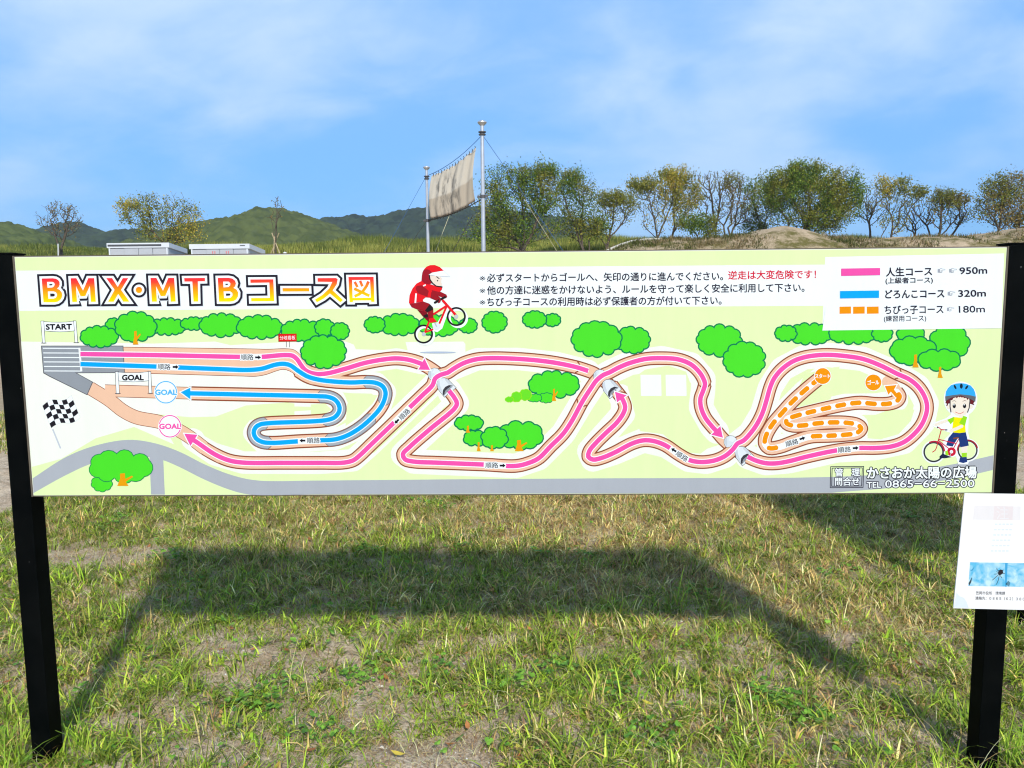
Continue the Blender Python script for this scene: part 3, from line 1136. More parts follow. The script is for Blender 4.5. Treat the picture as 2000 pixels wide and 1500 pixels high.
trunk(240, 949, 925, 12, 1)
for q, nm in DRAWN:
    q.build(nm, panel)
pr = Print()
# the legend box lies over the tree tops
Print.level = L_TRACK + 102
pr.poly([(1612, 600), (1956.9, 600), (1955.6, 641), (1606, 645.5)], WHITE)
pr.build('legend_box', panel)
pr = Print()
# small red board at the fork
lv = pr_level()
pr.stroke([(559.5, 667), (559.5, 678)], 0.5, (110, 100, 110), lv)
pr.stroke([(565.5, 667), (565.5, 678)], 0.5, (110, 100, 110), lv)
pr.poly([(543.5, 652), (579.5, 651.4), (579.8, 667), (543.9, 667.4)], (168, 20, 20))
pr.poly([(544.5, 653), (578.5, 652.4), (578.8, 666), (544.9, 666.4)], (240, 28, 22))
text(pr, '分岐看板', 546.5, 659.8, 577, 659.3, 8.6, WHITE, 0.0)
L_TREES = Print.level
print('tree levels', Print.level)
pr.build('fork_board_drawing', panel)

# ---- title
pr = Print()
Print.level = 16
z1, z2, z3 = zoom(60, 520, 10), zoom(240, 520, 8.3333), zoom(460, 520, 6.6667)
TITLE = [
    (z1([(215, 240), (430, 235), (490, 243), (535, 268), (563, 310), (566, 360), (548, 405), (515, 437), (565, 462), (605, 510), (618, 565), (606, 615), (575, 660), (530, 692), (470, 705), (250, 705)]),
     [z1([(318, 305), (425, 305), (458, 322), (470, 352), (458, 390), (425, 415), (328, 420)]), z1([(335, 492), (450, 492), (490, 507), (513, 540), (513, 580), (490, 615), (450, 633), (345, 635)])]),
    (z1([(780, 235), (890, 232), (1022, 475), (1125, 232), (1240, 232), (1272, 695), (1175, 697), (1155, 385), (1065, 585), (975, 588), (885, 385), (905, 697), (812, 700)]), []),
    (z1([(1475, 232), (1590, 232), (1700, 405), (1800, 232), (1905, 232), (1765, 462), (1930, 693), (1810, 693), (1710, 540), (1620, 693), (1510, 695), (1640, 460)]), []),
    (ell(271.4, 566.3, 6.2, 6.2, 24), []),
    (z2([(450, 190), (545, 190), (653, 400), (740, 190), (835, 190), (860, 575), (780, 578), (760, 325), (690, 485), (617, 487), (540, 325), (555, 577), (472, 578)]), []),
    (z2([(998, 193), (1335, 190), (1337, 245), (1220, 247), (1228, 575), (1150, 577), (1130, 250), (1003, 250)]), []),
    (z2([(1545, 190), (1720, 188), (1780, 200), (1825, 235), (1840, 280), (1828, 325), (1800, 352), (1850, 380), (1877, 430), (1874, 490), (1845, 540), (1800, 568), (1740, 577), (1565, 577)]),
     [z2([(1632, 250), (1720, 250), (1750, 275), (1748, 310), (1720, 338), (1638, 345)]), z2([(1640, 410), (1745, 408), (1782, 435), (1787, 475), (1755, 512), (1648, 520)])]),
    (z3([(193, 172), (492, 170), (505, 455), (205, 458), (203, 415), (448, 412), (440, 213), (195, 217)]), []),
    (z3([(613, 285), (958, 285), (960, 328), (614, 330)]), []),
    (z3([(1068, 155), (1310, 153), (1330, 172), (1318, 235), (1265, 315), (1400, 440), (1365, 470), (1230, 355), (1150, 420), (1060, 470), (1035, 435), (1130, 375), (1220, 290), (1260, 205), (1070, 202)]), []),
    (z3([(1470, 140), (1798, 138), (1810, 463), (1768, 465), (1765, 445), (1530, 447), (1528, 468), (1485, 468)]), [z3([(1518, 180), (1752, 178), (1762, 410), (1525, 413)])]),
]


def title_ink():
    m, t, p = base_mat('title_gradient_ink')
    p.inputs['Roughness'].default_value = 0.45
    p.inputs['Specular IOR Level'].default_value = 0.10
    co = N(t, 'ShaderNodeTexCoord')
    sp = N(t, 'ShaderNodeSeparateXYZ')
    L(t, co.outputs['Object'], sp.inputs[0])
    zt, zb = on_board(400, 541)[1], on_board(400, 590)[1]
    f = map_range(t, sp.outputs[2], zt, zb, 0, 1)
    cr = N(t, 'ShaderNodeValToRGB')
    el = cr.color_ramp.elements
    el[0].position, el[0].color = 0.0, (*[v * INK_K for v in lin((255, 34, 62))], 1)
    el[1].position, el[1].color = 0.92, (*[v * INK_K for v in lin((255, 232, 0))], 1)
    for pos, c in ((0.2, (255, 72, 48)), (0.45, (255, 150, 8)), (0.7, (255, 196, 0))):
        e = el.new(pos)
        e.color = (*[v * INK_K for v in lin(c)], 1)
    L(t, f, cr.inputs[0])
    L(t, cr.outputs[0], p.inputs['Base Color'])
    return m


M_TITLE = title_ink()
pr.union([[(x + 1.6, y + 1.6) for x, y in grow(P, 8.4)] for P, h in TITLE], (226, 226, 230))
# each letter: black rim, white rim, colour
lvs = [pr_level() for _ in range(6)]
for i, (P, holes) in enumerate(TITLE):
    q = lvs[0] if i % 2 == 0 else lvs[1]
    pr.union([grow(P, 8.7)], INKBLACK, q)
lv_w, lv_c, lv_h, lv_k = pr_level(), pr_level(), pr_level(), pr_level()
for P, holes in TITLE:
    pr.union([grow(P, 4.4)], WHITE, lv_w)
for P, holes in TITLE:
    pr.union([P], M_TITLE, lv_c)
    for k, h in enumerate(holes):
        pr.union([h], WHITE, lv_h)
        if len(holes) == 2:
            pr.union([grow(h, -4.2)], INKBLACK, lv_k)
tk = z3
pr.union(stroke_polys(tk([(1552, 203), (1588, 272)]), 2.5) + stroke_polys(tk([(1622, 190), (1652, 262)]), 2.5) + stroke_polys(tk([(1732, 198), (1705, 260), (1660, 325), (1610, 365), (1550, 392)]), 2.8)
         + stroke_polys(tk([(1545, 292), (1742, 385)]), 2.8), M_TITLE)
pr.build('title_lettering', panel)

# ---- rules and legend
pr = Print()
Print.level = 16
TXT = (40, 36, 54)
text(pr, '※', 936.5, 543, 948, 543, 16.0, TXT, 0.0)
text(pr, '必ずスタートからゴールへ、矢印の通りに進んでください。', 951.5, 542.9, 1412, 539.2, 18.2, TXT, 0.022)
text(pr, '逆走は大変危険です！', 1422.5, 537.6, 1593.5, 535.6, 18.2, (226, 20, 58), 0.022)
text(pr, '※', 936.5, 567.2, 948, 567.2, 16.0, TXT, 0.0)
text(pr, '他の方達に迷惑をかけないよう、ルールを守って楽しく安全に利用して下さい。', 951.5, 567.1, 1571, 561.6, 18.2, TXT, 0.022)
text(pr, '※', 936.5, 590, 948, 590, 16.0, TXT, 0.0)
text(pr, 'ちびっ子コースの利用時は必ず保護者の方が付いて下さい。', 951.5, 589.9, 1409, 586.6, 18.2, TXT, 0.022)
pr.build('rules_lettering', panel)

pr = Print()
Print.level = L_TREES
zl = zoom(1550, 480, 4.4444)
lv = pr_level()
pr.poly(zl([(412, 198), (750, 193), (750, 255), (412, 262)]), PINK, lv)
pr.poly(zl([(402, 393), (741, 388), (740, 452), (402, 457)]), BLUE, lv)
for a, c in ((397, 497), (515, 616), (634, 737)):
    pr.poly(zl([(a, 529), (c, 527), (c, 589), (a, 591)]), ORANGE, lv)
text(pr, '人生コース', 1730.5, 531.5, 1820, 529.6, 18.5, TXT, 0.022)
text(pr, '(上級者コース)', 1729.5, 548, 1821.5, 546.6, 12.5, TXT, 0.018)
text(pr, 'どろんこコース', 1729, 574.6, 1844, 573, 18.5, TXT, 0.022)
text(pr, 'ちびっ子コース', 1727.5, 605.4, 1842, 603.8, 18.5, TXT, 0.022)
text(pr, '(練習用コース)', 1726, 622.4, 1808.5, 621.2, 12.5, TXT, 0.018)
text(pr, '950m', 1874, 528.6, 1927.5, 527.4, 18.5, TXT, 0.018, mid=0.36)
text(pr, '320m', 1871.5, 573, 1925, 572.0, 18.5, TXT, 0.018, mid=0.36)
text(pr, '180m', 1872.5, 604, 1923, 603.0, 18.5, TXT, 0.018, mid=0.36)
HAND = [(0, 1), (4, 1), (4, 0), (8, -0.5), (10, 0.5), (16, 1), (16, 3.2), (10, 3.4), (9.6, 8.5), (5, 9.2), (4, 8.4), (0, 8.4)]
for hx, hy in ((1831.5, 524.5), (1854, 524.3), (1851, 569), (1849, 600)):
    pr.poly([(hx + x * 0.9, hy + y * 0.9) for x, y in HAND], (172, 172, 180))
    lv = pr_level()
    pr.poly([(hx + x * 0.9, hy + y * 0.9) for x, y in ((4.8, 1.2), (8, 0.6), (10, 1.6), (15.2, 1.8), (15.2, 2.6), (9.4, 2.8), (9, 7.8), (5.2, 8.2))], WHITE, lv)
    lv = pr_level()
    for q in (3.9, 5.4, 6.8):
        pr.stroke([(hx + 6 * 0.9, hy + q * 0.9), (hx + 8.9 * 0.9, hy + q * 0.9)], 0.3, (120, 120, 130), lv)
pr.build('legend', panel)

# ---- address block
pr = Print()
Print.level = 16
text(pr, 'かさおか太陽の広場', 1694, 923.6, 1907, 922.4, 24.5, WHITE, 0.03, (52, 48, 66), 1.8)
text(pr, 'TEL', 1693, 946.8, 1720.5, 946.6, 15.5, WHITE, 0.02, (52, 48, 66), 1.6, mid=0.36)
text(pr, '0865−66−2500', 1729, 944.8, 1903, 943.6, 20.5, WHITE, 0.01, (52, 48, 66), 1.7, mid=0.36)
for ins in (0.0, 2.8):
    lv = pr_level()
    q = [(1622.5 + ins, 911.5 + ins), (1687 - ins, 911 + ins), (1685.6 - ins, 952 - ins), (1621.5 + ins, 952.5 - ins)]
    for i in range(4):
        pr.stroke([q[i], q[(i + 1) % 4]], 0.8, (60, 58, 72), lv + i, True)
    Print.level = lv + 4
text(pr, '管', 1631, 922.6, 1646, 922.5, 17, WHITE, 0.02, (52, 48, 66), 1.4)
text(pr, '理', 1663.5, 922.4, 1679, 922.3, 17, WHITE, 0.02, (52, 48, 66), 1.4)
text(pr, '問合せ', 1631, 940.5, 1678, 940.3, 17, WHITE, 0.02, (52, 48, 66), 1.4)
pr.build('address_lettering', panel)

# ---- banners, chequered flag, goal discs
zb = zoom(60, 610, 5.1714)


def gantry(posts, cloth, word, tx):
    for q in posts:
        P = zb(q)
        pr.poly(grow(P, 0.9), (56, 52, 62))
        pr.poly(P, WHITE)
        pr.stroke([(P[2][0] + 3, P[2][1]), (P[3][0] - 3, P[3][1])], 0.6, (70, 66, 76))
    C = zb(cloth)
    pr.poly(grow(C, 0.85), (56, 52, 62))
    pr.poly(C, WHITE)
    a, c = zb(tx)
    text(pr, word, a[0], a[1], c[0], c[1], 14.5, (24, 22, 30), 0.05, mid=0.36)


pr = Print()
Print.level = L_TRACK
gantry([[(105, 90), (132, 90), (144, 310), (122, 310)], [(432, 88), (456, 88), (474, 306), (450, 306)]], [(135, 95), (210, 101), (290, 102), (360, 100), (432, 92), (440, 185), (365, 193), (290, 195), (215, 192), (142, 185)], 'START', [(156, 147), (414, 143)])
pr.build('start_gateway_drawing', panel)
pr = Print()
Print.level = L_TRACK
gantry([[(857, 601), (884, 601), (893, 820), (867, 820)], [(1186, 600), (1211, 600), (1222, 817), (1197, 817)]], [(885, 606), (960, 611), (1040, 612), (1110, 610), (1186, 602), (1191, 688), (1110, 698), (1040, 700), (960, 697), (890, 690)], 'GOAL', [(925, 658), (1140, 657)])
pr.build('goal_gateway_drawing', panel)
for cx, cy, c in ((324, 766, (84, 184, 255)), (332, 832.5, (255, 84, 172))):
    pr = Print()
    Print.level = L_TRACK
    pr.disc(cx, cy, 23, WHITE)
    pr.disc(cx, cy, 22, c)
    pr.disc(cx, cy, 20.0, WHITE)
    text(pr, 'GOAL', cx - 20.5, cy, cx + 21, cy - 0.2, 14.0, c, 0.045, WHITE, 1.4, mid=0.36)
    pr.build('goal_disc', panel)
print('gate levels', Print.level)
pr = Print()
Print.level = 16
pr.stroke(zb([(222, 1180), (302, 1375)]), 1.5, (206, 207, 216))


def flagpt(u, v):
    x = 120 + 290 * u + 88 * v + 0 * u * v
    y = 945 - 112 * u + 222 * v - 26 * math.sin(u * math.pi * 1.9) * (1 - 0.1 * v) + 10 * v * math.sin(u * math.pi) + 12 * u * v * 0
    return zb([(x, y)])[0]


out = [flagpt(k / 12, 0) for k in range(13)] + [flagpt(1, k / 6) for k in range(1, 7)] + [flagpt(1 - k / 12, 1) for k in range(1, 13)] + [flagpt(0, 1 - k / 6) for k in range(1, 6)]
pr.poly(grow(out, 0.5), (214, 212, 214))
pr.poly(out, WHITE)
lv = pr_level()
for c in range(6):
    for r_ in range(5):
        if (c + r_) % 2 == 0:
            u0, u1, v0, v1 = c / 6, (c + 1) / 6, r_ / 5, (r_ + 1) / 5
            um = (u0 + u1) / 2
            pr.poly([flagpt(u0, v0), flagpt(um, v0), flagpt(u1, v0), flagpt(u1, v1), flagpt(um, v1), flagpt(u0, v1)], (34, 30, 36), lv)
pr.build('chequered_flag_drawing', panel)

# ---- rider in red
pr = Print()
Print.level = L_TREES
zr = zoom(780, 500, 7.5)
RED, MAROON, BLK, SKIN = (246, 26, 36), (166, 24, 36), (32, 28, 30), (252, 228, 208)


def rp(pts, col, lvl=None):
    pr.poly(zr(pts), col, lvl)


def rl(pts, w_, col, round_ends=True):
    pr.stroke(zr(pts), w_ / 7.5 / 2, col, None, round_ends)


def rd(cx, cy, r, col, ry=None):
    c = zr([(cx, cy)])[0]
    pr.disc(c[0], c[1], r / 7.5, col, None if ry is None else ry / 7.5)


def ring(cx, cy, ro, ri, col):
    o_ = [(cx + (ro + ri) / 2 * math.cos(t * math.pi / 18), cy + (ro + ri) / 2 * math.sin(t * math.pi / 18)) for t in range(37)]
    pr.stroke(zr(o_), (ro - ri) / 15.0, col, None, True)


rd(565, 1412, 262, (186, 194, 214), 14)
ring(380, 1165, 144, 108, WHITE)
ring(862, 912, 144, 108, WHITE)
rp([(480, 985), (560, 970), (700, 740), (730, 780), (630, 1060), (560, 1115), (500, 1100)], WHITE)
ring(355, 1143, 140, 113, BLK)
ring(835, 887, 140, 113, BLK)
rl([(690, 730), (505, 850)], 30, RED)
rl([(692, 740), (588, 985)], 30, RED)
rl([(640, 655), (832, 870)], 36, RED)
rl([(436, 960), (378, 1112)], 28, RED)
rl([(378, 1118), (488, 1076)], 24, RED)
rd(545, 1030, 56, (236, 236, 238))
rl([(522, 985), (545, 1030)], 18, (196, 196, 200))
rd(358, 1145, 30, (204, 202, 204))
rd(835, 887, 30, (204, 202, 204))
rp([(262, 785), (400, 820), (430, 880), (438, 960), (420, 962), (340, 880)], (136, 16, 30))
rp([(345, 875), (410, 845), (428, 893), (385, 905)], BLK)
rp([(412, 822), (498, 785), (502, 912), (432, 922)], MAROON)
rp([(150, 700), (250, 688), (350, 665), (440, 698), (492, 750), (500, 795), (415, 830), (330, 800), (250, 778), (180, 750)], MAROON)
rp([(447, 706), (490, 748), (497, 785), (412, 826), (374, 800)], BLK)
rp([(432, 915), (502, 905), (555, 965), (455, 980)], RED)
rp([(470, 498), (600, 522), (690, 565), (704, 600), (672, 622), (540, 575), (470, 560)], MAROON)
rp([(325, 365), (250, 405), (190, 480), (150, 575), (140, 690), (160, 700), (350, 665), (345, 640), (385, 605), (460, 612), (480, 560), (475, 500), (590, 528), (625, 490), (630, 458), (540, 442), (430, 405)], RED)
rp([(470, 525), (530, 555), (602, 612), (606, 660), (572, 692), (545, 655), (455, 618)], MAROON)
rl([(522, 682), (668, 602)], 32, BLK)
rp([(585, 625), (612, 640), (600, 680), (570, 690)], MAROON)
rp([(240, 480), (255, 440), (330, 428), (432, 512), (412, 598), (270, 547)], MAROON)
rl([(350, 438), (388, 422)], 20, WHITE, False)
rl([(246, 548), (234, 688)], 24, WHITE, False)
rp([(438, 285), (600, 298), (622, 330), (614, 382), (632, 440), (540, 440), (480, 385), (450, 340)], SKIN)
rp([(330, 290), (340, 235), (362, 195), (400, 155), (450, 134), (520, 132), (590, 160), (652, 216), (480, 246), (438, 270), (442, 335), (485, 395), (430, 418), (370, 402), (324, 360)], RED)
rp([(330, 290), (340, 235), (358, 202), (400, 194), (440, 204), (480, 244), (436, 270), (440, 335), (484, 394), (430, 418), (370, 402), (324, 360)], (166, 22, 40))
rl([(440, 285), (450, 345), (488, 400), (538, 440), (626, 455)], 17, BLK)
rp(grow([(436, 274), (480, 246), (652, 216), (736, 300), (590, 298)], 3), (214, 214, 224))
rp([(436, 274), (480, 246), (652, 216), (736, 300), (590, 298)], WHITE)
rl([(547, 304), (583, 331)], 13, BLK)
rd(560, 362, 10, BLK)
pr.build('rider_drawing', panel)

# ---- child with bicycle
pr = Print()
Print.level = L_TRACK
_z = zoom(1790, 740, 8.3333)
zr = _z


def cl(pts, w_, col, round_ends=True):
    pr.stroke(_z(pts), w_ / 8.3333 / 2, col, None, round_ends)


def cd(cx, cy, r, col, ry=None):
    c = _z([(cx, cy)])[0]
    pr.disc(c[0], c[1], r / 8.3333, col, None if ry is None else ry / 8.3333)


def arc(cx, cy, r, a0, a1, n=16):
    return [(cx + r * math.cos(R(a0 + (a1 - a0) * k / n)), cy + r * math.sin(R(a0 + (a1 - a0) * k / n))) for k in range(n + 1)]


NAVY, CH_SKIN, CRIM, DKG = (32, 58, 120), (254, 236, 216), (214, 22, 56), (58, 58, 62)
halo = [ell(278, 1190, 192, 190, 36), ell(830, 1160, 190, 188, 36), ell(715, 330, 275, 288, 36), ell(700, 480, 180, 150, 24)]
halo += [[(560, 580), (850, 570), (840, 880), (900, 1110), (840, 1390), (680, 1390), (640, 1260), (380, 1300), (440, 1000), (560, 880), (470, 850), (330, 800), (270, 770), (290, 710), (480, 640)]]
pr.union([_z(P) for P in halo], WHITE)
lv = pr_level()
for q in (ell(278, 1190, 138, 138, 32), ell(830, 1160, 134, 134, 32)):
    pr.poly(_z(q), LIME, lv)
pr.union([_z(P) for P in stroke_polys(arc(278, 1190, 154, 0, 360, 36), 14, True)], DKG)
pr.union([_z(P) for P in stroke_polys(arc(830, 1160, 152, 0, 360, 36), 13, True)], DKG)
cl(arc(285, 1185, 168, 245, 355), 24, (196, 30, 60))
cl(arc(830, 1160, 163, 262, 345), 24, (170, 30, 44))
cl(arc(830, 1160, 165, 180, 222), 20, (196, 30, 60))
cl([(500, 680), (420, 705), (310, 748)], 46, CH_SKIN)
pr.poly(_z([(595, 868), (800, 862), (852, 1085), (712, 1115), (680, 950), (650, 1000), (585, 1102), (482, 1082), (520, 960)]), NAVY)
cl([(610, 968), (676, 958)], 26, (136, 72, 52))
for q in ([(345, 787), (368, 795), (402, 825), (490, 830)], [(402, 830), (356, 1000)], [(358, 982), (640, 1052)], [(356, 1000), (545, 1150)], [(682, 985), (598, 1135)], [(350, 1010), (325, 1120), (300, 1165), (262, 1190)]):
    cl(q, 15, CRIM)
cd(342, 787, 13, DKG)
cl([(472, 830), (494, 830)], 20, (40, 40, 60))
pr.union([_z(P) for P in stroke_polys(arc(568, 1185, 50, 0, 360, 24), 22, True)], CRIM)
pr.poly(_z([(466, 1178), (505, 1165), (522, 1245), (470, 1240)]), (166, 226, 40))
pr.poly(_z([(425, 1212), (470, 1235), (575, 1272), (465, 1292), (375, 1292), (372, 1262)]), (30, 36, 66))
cl([(566, 1180), (545, 1255)], 10, (190, 190, 196))
pr.poly(_z([(722, 1112), (832, 1090), (822, 1205), (735, 1208)]), CH_SKIN)
pr.poly(_z([(733, 1205), (820, 1200), (816, 1278), (738, 1282)]), (166, 226, 40))
pr.poly(_z([(706, 1278), (815, 1270), (826, 1350), (760, 1370), (690, 1352)]), NAVY)
pr.poly(_z([(605, 620), (690, 628), (760, 600), (822, 620), (792, 750), (800, 868), (700, 882), (600, 872), (582, 800)]), (255, 240, 0))
pr.poly(_z([(612, 615), (602, 690), (555, 738), (498, 665)]), (158, 224, 30))
pr.poly(_z([(760, 600), (824, 620), (788, 762), (690, 722)]), (158, 224, 30))
cl([(735, 770), (640, 815), (560, 842)], 50, CH_SKIN)
cd(525, 455, 36, CH_SKIN)
cd(885, 455, 34, CH_SKIN)
pr.poly(_z([(690, 560), (760, 560), (750, 630), (690, 632)]), CH_SKIN)
pr.poly(_z([(480, 350), (560, 300), (720, 262), (870, 310), (948, 372), (925, 395), (942, 430), (862, 402), (520, 400), (500, 442), (480, 436), (496, 404), (468, 394)]), (112, 34, 40))
pr.poly(_z([(545, 340), (640, 290), (850, 295), (872, 430), (852, 510), (805, 578), (720, 612), (640, 590), (575, 540), (550, 450)]), CH_SKIN)
pr.poly(_z([(545, 350), (570, 300), (720, 262), (860, 300), (872, 345), (850, 318), (830, 345), (806, 308), (770, 315), (755, 290), (740, 312), (715, 282), (705, 306), (680, 285), (655, 318), (640, 300), (600, 312), (580, 345)]), (112, 34, 40))
cl([(546, 320), (545, 450), (560, 545)], 17, (70, 58, 66), False)
cl([(872, 325), (856, 470), (828, 548)], 17, (70, 58, 66), False)
for ex in (613, 780):
    cd(ex, 440, 27, (24, 24, 34), 37)
    cd(ex - 5, 420, 11, WHITE)
cl([(586, 364), (612, 352), (640, 366)], 7, (112, 60, 50))
cl([(752, 366), (780, 350), (808, 360)], 7, (112, 60, 50))
cl([(630, 538), (680, 560), (720, 562), (770, 535)], 8, (230, 70, 60))
pr.poly(_z([(465, 285), (560, 268), (710, 250), (880, 268), (965, 290), (956, 372), (872, 325), (720, 268), (560, 306), (470, 362)]), (104, 106, 112))
pr.poly(_z([(468, 285), (478, 205), (510, 150), (560, 102), (640, 76), (720, 68), (800, 78), (880, 108), (930, 165), (952, 220), (965, 290), (880, 268), (710, 250), (560, 268)]), (52, 176, 242))
lv = pr_level()
pr.poly(_z(ell(627, 132, 17, 38, 18, -0.45)), (18, 40, 56), lv)
pr.poly(_z(ell(728, 117, 24, 42, 18, 0)), (18, 40, 56), lv)
pr.poly(_z(ell(815, 137, 17, 38, 18, 0.6)), (18, 40, 56), lv)
pr.build('child_drawing', panel)
zr = zoom(780, 500, 7.5)

# ---- thin dark frame and posts
b = MB()
b.box(-1.8, 1.8, 0.001, 0.04, 1.9984, 2.0024)
b.box(-1.8, 1.8, 0.001, 0.04, 1.0976, 1.1016)
b.box(-1.8055, -1.8, -0.003, 0.04, 1.0976, 2.0024)
b.box(1.8, 1.8055, -0.003, 0.04, 1.0976, 2.0024)
b.build('frame', M_FRAME, sign)
for sgn in (-1, 1):
    b = MB()
    xa, xb = sorted((sgn * 1.8060, sgn * 1.8830))
    b.box(xa, xb, -0.006, 0.071, -0.4, 2.008, 0, 0.003)
    p = b.build('post', M_POST, sign)
    b = MB()
    b.box(xa - 0.0025, xb + 0.0025, -0.0085, 0.0735, 2.0082, 2.0145, 0, 0.0015)
    b.build('cap', M_POST, p)
# two flat rails behind the panel tie it to the posts
for zc in (1.25, 1.85):
    b = MB()
    b.box(-1.80, 1.80, 0.041, 0.066, zc - 0.02, zc + 0.02, 0, 0.002)
    b.build('rail', M_POST, sign)

# ------------------------------------------------------------------ spider notice hung in front of the right post
ny = -0.016
card = [(1884, 963.5), (2040, 965.5), (2021, 1191.8), (1862, 1188)]
cx_, cz_ = on_board(1950, 1078, ny)
note = empty('notice', (0, 0, 0))
tag(note, 'white sheet with blue spider photo and small print on right post', 'notice')
C2 = [on_board(px, py, ny) for px, py in card]
b = MB()
vv = [(x, ny, z) for x, z in C2] + [(x, ny + 0.004, z) for x, z in C2]
b.add(vv, [(3, 2, 1, 0), (4, 5, 6, 7), (0, 1, 5, 4), (1, 2, 6, 5), (2, 3, 7, 6), (3, 0, 4, 7)])
M_CARD = simple('laminated_paper', (0.76, 0.76, 0.77), 0.35, 0.25, noise=0.015, nscale=5)
sheet = b.build('sheet', M_CARD, note)
Print.level = 4
pr = Print(ny)
pr.poly([(1903, 988), (1994, 989), (1992, 1016), (1900, 1015)], (252, 241, 238))
pr.poly([(1942, 988.5), (1979, 989), (1977.5, 1015.8), (1940, 1015.4)], (249, 232, 229))
text(pr, '注', 1946, 1002, 1970, 1002.2, 27, (252, 242, 240), 0.0)
for k in range(6):
    lv = pr_level()
    y0 = 1024 + k * 10.4
    x0 = 1943 - k * 1.6
    for q in range(5):
        pr.stroke([(x0 + q * 7.4, y0), (x0 + q * 7.4 + 5.4, y0)], 1.6, (240, 241, 244), lv)
pr.build('faded_heading', sheet)


def photo_mat():
    m, t, p = base_mat('spider_photo_ink')
    p.inputs['Roughness'].default_value = 0.35
    p.inputs['Specular IOR Level'].default_value = 0.3
    co = N(t, 'ShaderNodeTexCoord')
    a = N(t, 'ShaderNodeTexNoise', i_Scale=22.0, i_Detail=4.0, i_Distortion=1.2)
    L(t, co.outputs['Object'], a.inputs['Vector'])
    c = mix_col(t, map_range(t, a.outputs[0], 0.35, 0.68, 0, 1), tuple(v * 0.8 for v in lin((92, 190, 232))), tuple(v * 0.8 for v in lin((206, 240, 250))))
    L(t, c, p.inputs['Base Color'])
    return m


pr = Print(ny)
pr.poly([(1894.6, 1098), (2010, 1100), (2005.5, 1146.5), (1891, 1144.5)], photo_mat())
lv = pr_level()
pr.poly([(1891.5, 1139), (1899, 1126), (1897, 1137), (1893, 1144)], (70, 84, 92), lv)
pr.poly([(1894.5, 1116), (1904, 1106), (1900, 1114)], (74, 160, 206), lv)
pr.poly([(1964, 1141), (1969, 1134), (1973, 1138), (1971, 1146)], (96, 140, 160), lv)
pr.poly([(1963, 1100), (1968, 1099.5), (1966, 1146), (1963, 1146)], (74, 172, 222), lv)
zq = zoom(1840, 940, 5.357)
lv = pr_level()
lv2 = pr_level()
pr.poly(zq([(590, 935), (612, 922), (632, 928), (640, 955), (622, 975), (600, 985), (585, 970)]), (52, 46, 52), lv)
for i, q in enumerate(([(595, 940), (575, 925), (572, 905)], [(590, 955), (568, 945)], [(588, 968), (545, 972)], [(590, 978), (560, 1005), (525, 1035)], [(598, 985), (590, 1030), (568, 1080)], [(608, 985), (625, 1012)], [(630, 965), (658, 962)], [(632, 940), (640, 925)])):
    pr.stroke(zq(q), 0.55, (60, 54, 60), lv2 + i)
Print.level = lv2 + 9
pr.build('spider_photo', sheet)
pr = Print(ny)
text(pr, '笠岡市役所　環境課', 1906, 1158, 1963, 1158.6, 6.8, (70, 70, 76), 0.012)
text(pr, '連絡先：０８６５（６２）３８０', 1905, 1168, 2001, 1170, 6.8, (70, 70, 76), 0.012)
pr.poly([(1868, 1157), (1874, 1164), (1883, 1168), (1888, 1176), (1892, 1187.5), (1863.5, 1186.5)], (238, 241, 245))
pr.build('contact_lettering', sheet)


# ------------------------------------------------------------------ second board just outside the frame: its shadow falls on the grass
nb_ = empty('information_board', (3.6, 1.3, 0.0))
tag(nb_, 'second board on black posts just outside the right edge, known by its shadow', 'sign')
b = MB()
b.box(-0.72, 0.72, 0.0, 0.03, 0.92, 2.18, 0, 0.002)
b.build('panel', M_PANEL, nb_)
for xx in (-0.76, 0.76):
    b = MB()
    b.box(xx - 0.0375, xx + 0.0375, -0.02, 0.055, -0.4, 2.2, 0, 0.003)
    b.build('post', M_POST, nb_)

# ------------------------------------------------------------------ storage sheds
M_SHEDW = simple('shed_steel', lin((176, 182, 190)), 0.5, 0.3, noise=0.04, nscale=2)
M_SHEDD = simple('shed_door_steel', lin((172, 176, 182)), 0.5, 0.3, noise=0.05, nscale=3)
M_ROOF = simple('shed_roof_steel', lin((206, 212, 218)), 0.45, 0.35, noise=0.05, nscale=2)
M_SEAM = simple('dark_trim', lin((74, 76, 80)), 0.6, 0.3)
M_REDINK = simple('red_sticker', lin((206, 120, 122)), 0.5, 0.3)
M_GREYINK = simple('grey_sticker', lin((166, 168, 172)), 0.5, 0.3)


